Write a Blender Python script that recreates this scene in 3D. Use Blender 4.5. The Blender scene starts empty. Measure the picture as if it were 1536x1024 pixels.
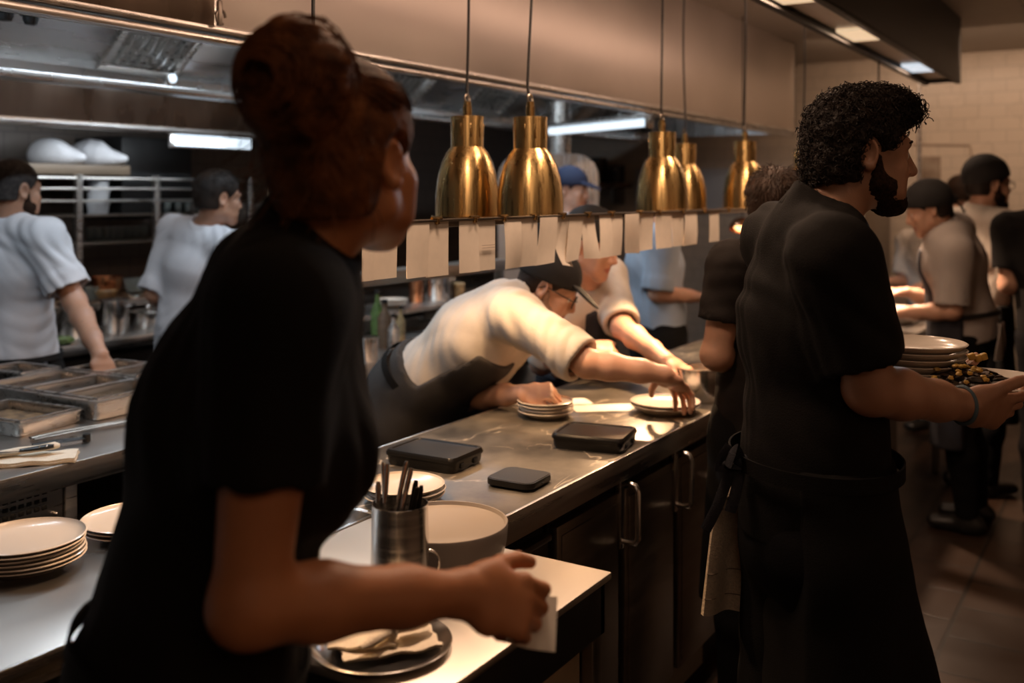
import bpy, bmesh, math, random
import numpy as np
from mathutils import Vector, Matrix
random.seed(7)
scene = bpy.context.scene
COL = scene.collection
# ------------------------------------------------------------------ camera frame
# world: x runs along the pass counter away from the camera, y across it towards the cook line, z up
FW = np.array((0.846, 0.533, 0.0)); FW /= np.linalg.norm(FW)
RT = np.array((FW[1], -FW[0], 0.0)); UP = np.array((0, 0, 1.0))
ZC, FPX, HX, HY = 1.6, 1500.0, 768.0, 290.0
def at(px, py, d):
    """point seen at pixel px,py at depth d"""
    return FW*d + RT*((px-HX)/FPX*d) + UP*(ZC-(py-HY)/FPX*d)
def atz(px, py, z): return at(px, py, (ZC-z)*FPX/(py-HY))
def aty(px, py, y):
    q = FW[1] + RT[1]*(px-HX)/FPX
    return at(px, py, y/q)
def W(s, d, z=0.0):
    v = RT*s + FW*d + UP*z
    return v/np.linalg.norm(v)
def nrm(v):
    v = np.asarray(v, float); return v/max(1e-9, np.linalg.norm(v))
def A(*v): return np.array(v, float)

# ------------------------------------------------------------------ materials
def new_mat(name):
    m = bpy.data.materials.new(name); m.use_nodes = True
    nt = m.node_tree
    return m, nt, nt.nodes['Principled BSDF']
def mat(name, col, rough=0.5, metal=0.0, var=0.0, vscale=6.0, stretch=(1, 1, 1), rvar=0.0, bump=0.0, bscale=60.0,
        bstretch=(1, 1, 1), aniso=0.0, sheen=0.0, sss=0.0, coat=0.0, emis=None, estr=0.0, trans=0.0, col2=None, spec=None, bdist=0.004):
    m, nt, b = new_mat(name)
    N, L = nt.nodes, nt.links
    b.inputs['Base Color'].default_value = (*col, 1)
    b.inputs['Roughness'].default_value = rough
    b.inputs['Metallic'].default_value = metal
    if spec is not None: b.inputs['Specular IOR Level'].default_value = spec
    if sheen: b.inputs['Sheen Weight'].default_value = sheen
    if sss:
        b.inputs['Subsurface Weight'].default_value = sss
        b.inputs['Subsurface Radius'].default_value = (1.0, 0.35, 0.2)
        b.inputs['Subsurface Scale'].default_value = 0.012
    if coat: b.inputs['Coat Weight'].default_value = coat
    if trans: b.inputs['Transmission Weight'].default_value = trans
    if emis:
        b.inputs['Emission Color'].default_value = (*emis, 1)
        b.inputs['Emission Strength'].default_value = estr
    tc = None
    def coords(st):
        nonlocal tc
        if tc is None: tc = N.new('ShaderNodeTexCoord')
        mp = N.new('ShaderNodeMapping'); mp.inputs['Scale'].default_value = st
        L.new(tc.outputs['Object'], mp.inputs['Vector']); return mp.outputs['Vector']
    if var or rvar or col2:
        n = N.new('ShaderNodeTexNoise'); n.inputs['Scale'].default_value = vscale; n.inputs['Detail'].default_value = 5
        L.new(coords(stretch), n.inputs['Vector'])
        if var or col2:
            mx = N.new('ShaderNodeMix'); mx.data_type = 'RGBA'
            c2 = col2 if col2 else tuple(c*(1-var) for c in col)
            c1 = col if col2 else tuple(min(1, c*(1+var)) for c in col)
            mx.inputs[6].default_value = (*c2, 1); mx.inputs[7].default_value = (*c1, 1)
            rp = N.new('ShaderNodeMapRange'); rp.inputs[1].default_value = .35; rp.inputs[2].default_value = .65
            L.new(n.outputs['Fac'], rp.inputs[0]); L.new(rp.outputs[0], mx.inputs[0]); L.new(mx.outputs[2], b.inputs['Base Color'])
        if rvar:
            mr = N.new('ShaderNodeMapRange'); mr.inputs[1].default_value = .3; mr.inputs[2].default_value = .7
            mr.inputs[3].default_value = max(.02, rough-rvar); mr.inputs[4].default_value = min(1, rough+rvar)
            L.new(n.outputs['Fac'], mr.inputs[0]); L.new(mr.outputs[0], b.inputs['Roughness'])
    if bump:
        n2 = N.new('ShaderNodeTexNoise'); n2.inputs['Scale'].default_value = bscale; n2.inputs['Detail'].default_value = 4
        L.new(coords(bstretch), n2.inputs['Vector'])
        bp = N.new('ShaderNodeBump'); bp.inputs['Strength'].default_value = bump; bp.inputs['Distance'].default_value = bdist
        L.new(n2.outputs['Fac'], bp.inputs['Height']); L.new(bp.outputs['Normal'], b.inputs['Normal'])
    if aniso:
        b.inputs['Anisotropic'].default_value = aniso
        tg = N.new('ShaderNodeTangent'); tg.direction_type = 'RADIAL'; tg.axis = 'Z'
        L.new(tg.outputs['Tangent'], b.inputs['Tangent']); b.inputs['Anisotropic Rotation'].default_value = .25
    return m
M = {}
M['steel'] = mat('brushed steel', (.62, .60, .57), .30, 1, var=.08, vscale=4, stretch=(1, 14, 14), rvar=.08, bump=.05, bscale=40, bstretch=(1, 30, 30))
M['steel_worktop'] = mat('worn worktop steel', (.60, .57, .53), .30, 1, var=.02, vscale=3, stretch=(1, 1.6, 1), rvar=.07, bump=.03, bscale=90, bstretch=(4, 1, 1))
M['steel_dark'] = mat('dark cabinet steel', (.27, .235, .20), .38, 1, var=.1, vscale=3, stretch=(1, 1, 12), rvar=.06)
M['steel_brown'] = mat('brown-toned dull steel', (.20, .15, .115), .30, .95, var=.15, vscale=2, stretch=(3, 1, 1), rvar=.08)
M['steel_pot'] = mat('polished pot steel', (.66, .64, .62), .2, 1, var=.06, vscale=8, stretch=(1, 1, 20), rvar=.06, aniso=.5)
M['steel_hood'] = mat('hood steel', (.60, .585, .57), .27, 1, var=.07, vscale=1.6, stretch=(1, 6, 1), rvar=.08, bump=.05, bscale=2.5, bdist=.02)
M['hood_face'] = mat('satin hood face steel', (.66, .60, .55), .42, .9, var=.06, vscale=1.3, stretch=(1, 1, 1), rvar=.05, bump=.03, bscale=2, bdist=.02)
M['brass'] = mat('brushed brass', (.56, .385, .165), .29, 1, var=.10, vscale=18, stretch=(6, 6, .15), rvar=.07, aniso=.75)
M['brass_polished'] = mat('polished brass', (.62, .42, .18), .18, 1)
M['black_cloth'] = mat('black shirt cotton', (.0075, .0062, .0055), .9, 0, var=.25, vscale=5, bump=.4, bscale=420, spec=.22)
M['charcoal_cloth'] = mat('charcoal tee cotton', (.016, .0125, .011), .9, 0, var=.2, vscale=5, bump=.4, bscale=420, spec=.22)
M['apron_black'] = mat('black apron canvas', (.006, .0054, .005), .9, 0, var=.3, vscale=9, bump=.5, bscale=500, spec=.22)
M['apron_grey'] = mat('floury charcoal apron canvas', (.030, .026, .023), .85, 0, var=.35, vscale=7, bump=.5, bscale=400)
M['apron_navy'] = mat('navy apron canvas', (.022, .022, .030), .85, 0, var=.25, vscale=7, bump=.5, bscale=400)
M['white_cloth'] = mat('white chef jacket cotton', (.60, .54, .47), .8, 0, var=.04, vscale=6, bump=.4, bscale=350)
M['cool_white_cloth'] = mat('cool white chef shirt', (.62, .63, .66), .8, 0, var=.04, vscale=6, bump=.4, bscale=350)
M['grey_cloth'] = mat('grey kitchen shirt', (.42, .37, .34), .8, 0, var=.06, vscale=6, bump=.4, bscale=350)
M['blue_cloth'] = mat('pale blue kitchen shirt', (.42, .50, .60), .8, 0, var=.05, vscale=6, bump=.4, bscale=350)
M['trousers'] = mat('black trousers', (.006, .0055, .006), .9, 0, bump=.3, bscale=300, spec=.15)
M['shoe'] = mat('black shoe leather', (.012, .011, .010), .45, 0)
M['skin_woman'] = mat('warm tanned skin', (.50, .205, .09), .48, 0, var=.06, vscale=14, bump=.15, bscale=350, sss=.12)
M['skin_fair'] = mat('fair skin', (.60, .34, .23), .48, 0, var=.07, vscale=16, bump=.15, bscale=350, sss=.12)
M['skin_mid'] = mat('mid skin', (.46, .245, .155), .48, 0, var=.07, vscale=16, bump=.15, bscale=350, sss=.12)
M['lips'] = mat('lip skin', (.42, .16, .12), .4, 0, sss=.1)
M['eye_white'] = mat('eye white', (.7, .66, .62), .15)
M['iris'] = mat('dark iris', (.04, .022, .012), .1)
M['hair_auburn'] = mat('auburn hair', (.21, .075, .022), .7, 0, col2=(.050, .018, .007), vscale=26, bump=.6, bscale=160, spec=.2)
M['hair_dark'] = mat('dark brown hair', (.014, .008, .005), .6, 0, var=.3, vscale=20, bump=.5, bscale=160, spec=.3)
M['hair_brown'] = mat('brown hair', (.030, .015, .008), .62, 0, var=.3, vscale=30, bump=.6, bscale=220, spec=.3)
M['hair_grey'] = mat('cropped greying hair', (.045, .038, .035), .75, 0, var=.4, vscale=60, bump=.6, bscale=420, spec=.2)
M['beard'] = mat('beard hair', (.032, .016, .009), .8, 0, var=.6, vscale=160, bump=1, bscale=420, spec=.15)
M['cap_black'] = mat('black cap cotton', (.010, .009, .009), .85, 0, bump=.4, bscale=400)
M['cap_blue'] = mat('navy blue cap cotton', (.012, .02, .055), .8, 0, bump=.4, bscale=400)
M['ceramic'] = mat('warm white ceramic', (.64, .57, .49), .25, 0, coat=.25)
M['table_steel'] = mat('satin table steel', (.66, .61, .54), .43, 1, var=.02, vscale=3, rvar=.05, bump=.03, bscale=120, bstretch=(1, 8, 1))
M['bowl_white'] = mat('dull cream bowl glaze', (.38, .335, .30), .35, 0, coat=.2)
M['ceramic_dark'] = mat('dark glazed bowl inside', (.16, .11, .085), .3, 0, coat=.3)
M['paper'] = mat('thermal paper', (.90, .80, .68), .75, 0, var=.03, vscale=30)
M['paper_bright'] = mat('white paper', (.86, .80, .70), .7, 0, var=.02, vscale=20)
M['ink'] = mat('faded printing ink', (.42, .34, .29), .8)
M['linen'] = mat('natural linen', (.66, .54, .40), .9, 0, var=.10, vscale=160, bump=.8, bscale=260)
M['napkin'] = mat('cream napkin cloth', (.80, .70, .55), .9, 0, var=.05, vscale=60, bump=.7, bscale=300)
M['stripe'] = mat('grey stitched stripe', (.22, .17, .13), .9)
M['plastic_black'] = mat('black satin plastic', (.010, .009, .008), .28, 0, spec=.35)
M['plastic_grey'] = mat('charcoal matt plastic', (.022, .020, .019), .55, 0, bump=.1, bscale=500, spec=.3)
M['black'] = mat('black paint', (.008, .008, .008), .5)
M['rubber'] = mat('black flex cable', (.010, .009, .008), .55)
M['cream_panel'] = mat('beige laminate panel', (.34, .26, .17), .6, 0, var=.06, vscale=40, stretch=(1, 1, 12))
M['copper'] = mat('copper', (.72, .33, .17), .25, 1, var=.1, vscale=9)
M['food_dark'] = mat('dark salad leaf', (.030, .024, .012), .45, 0, col2=(.075, .035, .018), vscale=80)
M['food_yellow'] = mat('golden crisp', (.50, .30, .06), .5, 0, var=.2, vscale=60)
M['food_green'] = mat('green herb', (.10, .16, .04), .5, 0, var=.3, vscale=60)
M['food_tan'] = mat('tan food', (.40, .26, .12), .6, 0, var=.3, vscale=40)
M['food_mix'] = mat('browned roast food', (.26, .16, .08), .5, 0, col2=(.07, .045, .03), vscale=40, bump=.6, bscale=80)
M['wood'] = mat('brown timber', (.16, .09, .05), .5, 0, var=.25, vscale=8, stretch=(1, 1, 10))
M['bag'] = mat('white cloth bundle', (.62, .63, .66), .9, 0, var=.06, vscale=8, bump=.5, bscale=60)
M['plastic_pale'] = mat('pale plastic tub', (.55, .56, .58), .5)
M['wristband'] = mat('blue rubber wristband', (.10, .16, .20), .6)
def emat(name, col, s):
    m, nt, b = new_mat(name)
    b.inputs['Base Color'].default_value = (*col, 1); b.inputs['Roughness'].default_value = .4
    b.inputs['Emission Color'].default_value = (*col, 1); b.inputs['Emission Strength'].default_value = s
    return m
M['bulb'] = emat('lit heat bulb', (1, .52, .2), 4)
M['tube_cool'] = emat('lit cool tube', (.75, .88, 1), 1.3)
M['panel_warm'] = emat('lit warm panel', (1, .72, .45), .75)
M['panel_cool'] = emat('lit cool panel', (.8, .9, 1), .8)
def glass_mat(name, col):
    m, nt, b = new_mat(name)
    b.inputs['Base Color'].default_value = (*col, 1); b.inputs['Roughness'].default_value = .05
    b.inputs['Transmission Weight'].default_value = .85; b.inputs['IOR'].default_value = 1.45
    return m
M['glass'] = glass_mat('clear glass', (.85, .95, .93))
def stone_mat():
    m, nt, b = new_mat('veined dark stone worktop'); N, L = nt.nodes, nt.links
    tc = N.new('ShaderNodeTexCoord')
    n = N.new('ShaderNodeTexNoise'); n.inputs['Scale'].default_value = 5; n.inputs['Detail'].default_value = 8; n.inputs['Roughness'].default_value = .65
    L.new(tc.outputs['Object'], n.inputs['Vector'])
    r = N.new('ShaderNodeValToRGB'); e = r.color_ramp.elements
    e[0].position = .36; e[0].color = (.050, .043, .034, 1); e[1].position = .66; e[1].color = (.155, .132, .10, 1)
    L.new(n.outputs['Fac'], r.inputs['Fac'])
    # veins: thin iso-lines of a warped noise
    mp = N.new('ShaderNodeMapping'); mp.inputs['Scale'].default_value = (1.0, 2.2, 1); mp.inputs['Rotation'].default_value = (0, 0, .5)
    L.new(tc.outputs['Object'], mp.inputs['Vector'])
    v = N.new('ShaderNodeTexNoise'); v.inputs['Scale'].default_value = 1.8; v.inputs['Detail'].default_value = 4; v.inputs['Distortion'].default_value = 1.2
    L.new(mp.outputs['Vector'], v.inputs['Vector'])
    s = N.new('ShaderNodeMath'); s.operation = 'SUBTRACT'; s.inputs[1].default_value = .5; L.new(v.outputs['Fac'], s.inputs[0])
    ab = N.new('ShaderNodeMath'); ab.operation = 'ABSOLUTE'; L.new(s.outputs[0], ab.inputs[0])
    mr = N.new('ShaderNodeMapRange'); mr.inputs[1].default_value = 0; mr.inputs[2].default_value = .012; mr.inputs[3].default_value = .9; mr.inputs[4].default_value = 0
    L.new(ab.outputs[0], mr.inputs[0])
    mk = N.new('ShaderNodeTexNoise'); mk.inputs['Scale'].default_value = 3.1; L.new(tc.outputs['Object'], mk.inputs['Vector'])
    mkr = N.new('ShaderNodeMapRange'); mkr.inputs[1].default_value = .45; mkr.inputs[2].default_value = .6; L.new(mk.outputs['Fac'], mkr.inputs[0])
    mu = N.new('ShaderNodeMath'); mu.operation = 'MULTIPLY'; L.new(mr.outputs[0], mu.inputs[0]); L.new(mkr.outputs[0], mu.inputs[1])
    mx = N.new('ShaderNodeMix'); mx.data_type = 'RGBA'; mx.inputs[7].default_value = (.62, .52, .38, 1)
    L.new(mu.outputs[0], mx.inputs[0]); L.new(r.outputs['Color'], mx.inputs[6]); L.new(mx.outputs[2], b.inputs['Base Color'])
    rr = N.new('ShaderNodeMapRange'); rr.inputs[3].default_value = .22; rr.inputs[4].default_value = .42; L.new(n.outputs['Fac'], rr.inputs[0]); L.new(rr.outputs[0], b.inputs['Roughness'])
    return m
M['stone'] = stone_mat()
def brick_mat(name, c1, c2, mortar, bw, bh, ms, rough, axis, bump=.3, rvar=.1, coat=0):
    m, nt, b = new_mat(name); N, L = nt.nodes, nt.links
    tc = N.new('ShaderNodeTexCoord'); sp = N.new('ShaderNodeSeparateXYZ'); cb = N.new('ShaderNodeCombineXYZ')
    L.new(tc.outputs['Object'], sp.inputs[0])
    for k, a in enumerate(axis): L.new(sp.outputs[a], cb.inputs[k])
    br = N.new('ShaderNodeTexBrick'); br.inputs['Color1'].default_value = (*c1, 1); br.inputs['Color2'].default_value = (*c2, 1)
    br.inputs['Mortar'].default_value = (*mortar, 1); br.inputs['Scale'].default_value = 1; br.inputs['Mortar Size'].default_value = ms
    br.inputs['Brick Width'].default_value = bw; br.inputs['Row Height'].default_value = bh; br.inputs['Mortar Smooth'].default_value = .2
    L.new(cb.outputs[0], br.inputs['Vector']); L.new(br.outputs['Color'], b.inputs['Base Color'])
    n = N.new('ShaderNodeTexNoise'); n.inputs['Scale'].default_value = 3; n.inputs['Detail'].default_value = 6; L.new(tc.outputs['Object'], n.inputs['Vector'])
    mr = N.new('ShaderNodeMapRange'); mr.inputs[3].default_value = rough-rvar; mr.inputs[4].default_value = rough+rvar
    L.new(n.outputs['Fac'], mr.inputs[0]); L.new(mr.outputs[0], b.inputs['Roughness'])
    bp = N.new('ShaderNodeBump'); bp.inputs['Strength'].default_value = bump; bp.inputs['Distance'].default_value = .003; bp.invert = True
    L.new(br.outputs['Fac'], bp.inputs['Height']); L.new(bp.outputs['Normal'], b.inputs['Normal'])
    if coat: b.inputs['Coat Weight'].default_value = coat
    return m
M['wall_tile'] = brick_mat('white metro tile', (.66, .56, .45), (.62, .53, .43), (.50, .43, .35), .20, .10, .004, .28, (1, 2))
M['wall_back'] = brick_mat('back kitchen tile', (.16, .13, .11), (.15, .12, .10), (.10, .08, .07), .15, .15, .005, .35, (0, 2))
M['floor'] = brick_mat('dark quarry tile', (.040, .022, .013), (.030, .017, .010), (.014, .010, .007), .30, .30, .008, .34, (0, 1), rvar=.16)
M['ceiling'] = brick_mat('slatted ceiling panel', (.50, .44, .37), (.48, .42, .35), (.24, .20, .17), 1.2, .085, .008, .6, (1, 0), bump=.8)
M['shelf_tan'] = mat('tan shelf edge', (.15, .11, .075), .5, 0, var=.1)
M['plaster'] = mat('warm plaster', (.40, .31, .24), .8, 0, var=.05, vscale=3)

# ------------------------------------------------------------------ mesh builder
class MB:
    def __init__(s): s.v = []; s.f = []; s.m = []; s.cur = 0
    def add(s, vs, fs):
        o = len(s.v); s.v.extend([tuple(map(float, p)) for p in vs]); s.f.extend([[i+o for i in f] for f in fs]); s.m.extend([s.cur]*len(fs)); return s
    def box(s, lo, hi, bev=0.0, seg=2):
        lo = np.minimum(lo, hi), np.maximum(lo, hi); lo, hi = lo
        return s.obox((np.array(lo)+np.array(hi))/2, (1, 0, 0), (0, 1, 0), np.array(hi)-np.array(lo), bev, seg)
    def obox(s, c, ax, ay, size, bev=0.0, seg=2):
        ax, ay = nrm(ax), nrm(ay); az = np.cross(ax, ay); c = np.array(c, float); h = np.array(size)/2
        bm = bmesh.new(); bmesh.ops.create_cube(bm, size=1)
        for v in bm.verts: v.co = Vector((v.co.x*2*h[0], v.co.y*2*h[1], v.co.z*2*h[2]))
        if bev: bmesh.ops.bevel(bm, geom=bm.edges[:], offset=min(bev, .49*min(size)), segments=seg, affect='EDGES', profile=.5)
        bm.verts.index_update()
        s.add([c+ax*v.co.x+ay*v.co.y+az*v.co.z for v in bm.verts], [[v.index for v in f.verts] for f in bm.faces]); bm.free(); return s
    def lathe(s, prof, c=(0, 0, 0), n=40, close=False, axis=(0, 0, 1), arc=1.0):
        """prof: list of (r, z); poles closed with a fan when r == 0"""
        az = nrm(axis); ax = nrm(np.cross(az, (0.3, .9, .1) if abs(az[2]) < .99 else (0, 1, 0))); ay = np.cross(az, ax); c = np.array(c, float)
        vs, fs, rings = [], [], []
        for r, z in prof:
            if r < 1e-6: rings.append([len(vs)]); vs.append(c+az*z)
            else:
                rings.append(list(range(len(vs), len(vs)+n)))
                for k in range(n):
                    t = 2*math.pi*k/n; vs.append(c+az*z+ax*r*math.cos(t)+ay*r*math.sin(t))
        pairs = list(zip(rings, rings[1:])) + ([(rings[-1], rings[0])] if close else [])
        for a, b in pairs:
            for k in range(n):
                k2 = (k+1) % n
                if len(a) == 1 and len(b) == 1: continue
                if len(a) == 1: fs.append([a[0], b[k2], b[k]][::-1])
                elif len(b) == 1: fs.append([a[k], a[k2], b[0]])
                else: fs.append([a[k], a[k2], b[k2], b[k]])
        return s.add(vs, fs)
    def tube(s, pts, r, n=8, cap=True, flat=1.0, ref=(0, 0, 1)):
        pts = [np.array(p, float) for p in pts]; rs = r if hasattr(r, '__len__') else [r]*len(pts)
        vs, fs = [], []; prev = None
        for i, p in enumerate(pts):
            t = nrm(pts[min(i+1, len(pts)-1)]-pts[max(i-1, 0)])
            if prev is None:
                a = np.cross(t, ref)
                if np.linalg.norm(a) < .05: a = np.cross(t, (1, 0, 0))
            else: a = prev-t*np.dot(prev, t)
            a = nrm(a); b = np.cross(t, a); prev = a
            for k in range(n):
                th = 2*math.pi*k/n; vs.append(p+a*math.cos(th)*rs[i]+b*math.sin(th)*rs[i]*flat)
        for i in range(len(pts)-1):
            for k in range(n): fs.append([i*n+k, i*n+(k+1) % n, (i+1)*n+(k+1) % n, (i+1)*n+k])
        if cap: fs.append(list(range(n))[::-1]); fs.append([(len(pts)-1)*n+k for k in range(n)])
        return s.add(vs, fs)
    def sheet(s, grid, th=0.0):
        """grid [i][j] of points; th > 0 gives the sheet a thickness"""
        g = np.array(grid, float); ni, nj = g.shape[:2]
        def idx(i, j): return i*nj+j
        fs = [[idx(i, j), idx(i+1, j), idx(i+1, j+1), idx(i, j+1)] for i in range(ni-1) for j in range(nj-1)]
        if not th: return s.add(g.reshape(-1, 3), fs)
        du = np.gradient(g, axis=0); dv = np.gradient(g, axis=1); nn = np.cross(du, dv); nn /= np.maximum(1e-9, np.linalg.norm(nn, axis=2, keepdims=True))
        a, b = (g+nn*th/2).reshape(-1, 3), (g-nn*th/2).reshape(-1, 3); o = ni*nj
        F = fs + [[i+o for i in f][::-1] for f in fs]
        rim = [idx(i, 0) for i in range(ni)]+[idx(ni-1, j) for j in range(1, nj)]+[idx(i, nj-1) for i in range(ni-2, -1, -1)]+[idx(0, j) for j in range(nj-2, 0, -1)]
        for k in range(len(rim)):
            p, q = rim[k], rim[(k+1) % len(rim)]; F.append([q, p, p+o, q+o])
        return s.add(np.vstack([a, b]), F)
    def prism(s, poly, d):
        n = len(poly); d = np.array(d, float); p = [np.array(q, float) for q in poly]
        return s.add(p+[q+d for q in p], [list(range(n))[::-1], [n+i for i in range(n)]]+[[i, (i+1) % n, n+(i+1) % n, n+i] for i in range(n)])
    def ell(s, c, r, n=14, m=10, jit=0.0, rot=None):
        vs, fs = [], []; c = np.array(c, float); r = np.array(r if hasattr(r, '__len__') else (r, r, r), float)
        R = np.array(rot) if rot is not None else np.eye(3)
        for i in range(1, m):
            for k in range(n):
                a, b = math.pi*i/m, 2*math.pi*k/n; j = 1+jit*(random.random()-.5)
                vs.append(c+R@(r*np.array((math.sin(a)*math.cos(b), math.sin(a)*math.sin(b), math.cos(a)))*j))
        t = len(vs); vs += [c+R@(r*(0, 0, 1)), c-R@(r*(0, 0, 1))]
        for i in range(m-2):
            for k in range(n): fs.append([i*n+k, (i+1)*n+k, (i+1)*n+(k+1) % n, i*n+(k+1) % n])
        for k in range(n): fs.append([t, k, (k+1) % n]); fs.append([t+1, (m-2)*n+(k+1) % n, (m-2)*n+k])
        return s.add(vs, fs)
    def build(s, name, mats, parent=None, origin=None, smooth=40):
        me = bpy.data.meshes.new(name)
        off = np.array(origin if origin is not None else (0, 0, 0), float)
        me.from_pydata([tuple(np.array(p)-off) for p in s.v], [], s.f)
        for m in (mats if isinstance(mats, (list, tuple)) else [mats]): me.materials.append(m)
        if any(s.m): me.polygons.foreach_set('material_index', s.m)
        return finish(me, name, parent, off if parent is None else None, smooth)
def finish(me, name, parent, loc=None, smooth=40, recalc=True):
    if recalc:
        bm = bmesh.new(); bm.from_mesh(me); bmesh.ops.recalc_face_normals(bm, faces=bm.faces[:]); bm.to_mesh(me); bm.free()
    if smooth:
        me.polygons.foreach_set('use_smooth', [True]*len(me.polygons)); me.set_sharp_from_angle(angle=math.radians(smooth))
    o = bpy.data.objects.new(name, me); COL.objects.link(o)
    if loc is not None: o.location = Vector(loc)
    if parent is not None: o.parent = parent
    me.update(); return o
def tag(o, label=None, cat=None, group=None, kind=None):
    if label: o['label'] = label
    if cat: o['category'] = cat
    if group: o['group'] = group
    if kind: o['kind'] = kind
    return o
def empty(name, loc, label=None, cat=None, group=None, rz=0.0):
    o = bpy.data.objects.new(name, None); o.empty_display_size = .05; COL.objects.link(o)
    o.location = Vector(loc); o.rotation_euler = (0, 0, rz)
    return tag(o, label, cat, group)
def dup(o, loc=None, rz=None, label=None, group=None, scale=None):
    r = o.copy(); COL.objects.link(r)
    if loc is not None: r.location = Vector(loc)
    if rz is not None: r.rotation_euler = (0, 0, rz)
    if scale is not None: r.scale = (scale,)*3 if not hasattr(scale, '__len__') else scale
    if label: r['label'] = label
    if group: r['group'] = group
    for ch in list(o.children):
        c = ch.copy(); COL.objects.link(c); c.parent = r
        for g in list(ch.children):
            d = g.copy(); COL.objects.link(d); d.parent = c
    return r
def struct(o): o['kind'] = 'structure'; return o
from mathutils import noise as mnoise
# ------------------------------------------------------------------ distance-field sculpting (bodies, clothes, hair)
def lines(lo, hi, h, fine=()):
    """grid lines from lo to hi with spacing h, tighter inside the fine zones (a, b, h)"""
    xs = [lo]
    while xs[-1] < hi:
        x = xs[-1]; st = h
        for a, b, hf in fine:
            g = 0 if a <= x <= b else min(abs(x-a), abs(x-b))
            if x < a: st = min(st, max(hf, hf+g*.5))
            elif x <= b: st = min(st, hf)
            else: st = min(st, hf+g*.5)
        xs.append(x+st)
    return np.array(xs, np.float32)
class Field:
    def __init__(s, lo, hi, h, fine=()):
        """fine: list of (lo3, hi3, h)"""
        ax = [lines(lo[k], hi[k], h, [(f[0][k], f[1][k], f[2]) for f in fine]) for k in range(3)]
        s.ax = ax; s.h = h
        s.D = np.full([len(a) for a in ax], 9.0, np.float32)
    def sub(s, lo, hi):
        sl = tuple(slice(max(0, np.searchsorted(a, lo[k])-1), min(len(a), np.searchsorted(a, hi[k])+2)) for k, a in enumerate(s.ax))
        X, Y, Z = s.ax[0][sl[0]][:, None, None], s.ax[1][sl[1]][None, :, None], s.ax[2][sl[2]][None, None, :]
        return sl, X, Y, Z
    def op(s, prim, k=0.01, mode='add'):
        fn, lo, hi = prim; m = k+2.5*s.h
        sl, X, Y, Z = s.sub(lo-m, hi+m)
        V = s.D[sl]
        if V.size == 0: return s
        d = fn(X, Y, Z)
        if mode == 'sub': d = -d
        if mode == 'add':
            h = np.maximum(k-np.abs(V-d), 0)/k if k else 0
            s.D[sl] = np.minimum(V, d) - (h*h*k/4 if k else 0)
        else:
            h = np.maximum(k-np.abs(V-d), 0)/k if k else 0
            s.D[sl] = np.maximum(V, d) + (h*h*k/4 if k else 0)
        return s
    def cut(s, p, n, k=0.0):
        """keep what lies behind the plane through p with normal n"""
        n = nrm(n); X, Y, Z = s.ax[0][:, None, None], s.ax[1][None, :, None], s.ax[2][None, None, :]
        d = ((X-p[0])*n[0]+(Y-p[1])*n[1]+(Z-p[2])*n[2]).astype(np.float32)
        s.D = np.maximum(s.D, d); return s
    def inter(s, fn):
        X, Y, Z = s.ax[0][:, None, None], s.ax[1][None, :, None], s.ax[2][None, None, :]
        s.D = np.maximum(s.D, fn(X, Y, Z).astype(np.float32)); return s
    def mesh(s, smooth=1):
        D = s.D; S = D < 0; xs, ys, zs = s.ax
        S8 = S.astype(np.int8)
        c = S8[:-1, :-1, :-1]+S8[1:, :-1, :-1]+S8[:-1, 1:, :-1]+S8[:-1, :-1, 1:]+S8[1:, 1:, :-1]+S8[1:, :-1, 1:]+S8[:-1, 1:, 1:]+S8[1:, 1:, 1:]
        act = (c > 0) & (c < 8)
        I, J, K = np.nonzero(act)
        idx = np.full(act.shape, -1, np.int32); idx[I, J, K] = np.arange(len(I), dtype=np.int32)
        P = np.zeros((len(I), 3)); cnt = np.zeros(len(I))
        cor = [(a, b, g) for a in (0, 1) for b in (0, 1) for g in (0, 1)]
        for o in cor:
            for k in range(3):
                if o[k]: continue
                q = list(o); q[k] = 1
                d1 = D[I+o[0], J+o[1], K+o[2]]; d2 = D[I+q[0], J+q[1], K+q[2]]
                m = (d1 < 0) != (d2 < 0); t = np.clip(d1[m]/(d1[m]-d2[m]), .02, .98)
                p1 = np.stack([xs[I[m]+o[0]], ys[J[m]+o[1]], zs[K[m]+o[2]]], 1); p2 = np.stack([xs[I[m]+q[0]], ys[J[m]+q[1]], zs[K[m]+q[2]]], 1)
                P[m] += p1+(p2-p1)*t[:, None]; cnt[m] += 1
        P /= np.maximum(cnt, 1)[:, None]
        Q = []
        for ax in range(3):
            a = [slice(1, -1)]*3; a[ax] = slice(0, -1); b = [slice(1, -1)]*3; b[ax] = slice(1, None)
            s1, s2 = S[tuple(a)], S[tuple(b)]
            i, j, k = np.nonzero(s1 != s2)
            ins = s1[i, j, k]; off = [1, 1, 1]; off[ax] = 0
            i, j, k = i+off[0], j+off[1], k+off[2]
            u, v = [(1, 2), (2, 0), (0, 1)][ax]
            def cell(du, dv):
                q = [i, j, k]; q[u] = q[u]+du; q[v] = q[v]+dv; return idx[q[0], q[1], q[2]]
            f = np.stack([cell(-1, -1), cell(0, -1), cell(0, 0), cell(-1, 0)], 1)
            f[~ins] = f[~ins][:, ::-1]; Q.append(f)
        Q = np.vstack(Q)
        for it in range(smooth): P = relax(P, Q, .5); 
        return P, Q
def relax(P, Q, f):
    e = np.vstack([Q[:, [0, 1]], Q[:, [1, 2]], Q[:, [2, 3]], Q[:, [3, 0]]])
    n = len(P); c = np.bincount(e.ravel(), minlength=n)
    out = np.empty_like(P)
    for k in range(3):
        out[:, k] = np.bincount(e[:, 0], P[e[:, 1], k], n)+np.bincount(e[:, 1], P[e[:, 0], k], n)
    return P+(out/np.maximum(c, 1)[:, None]-P)*f
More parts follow.
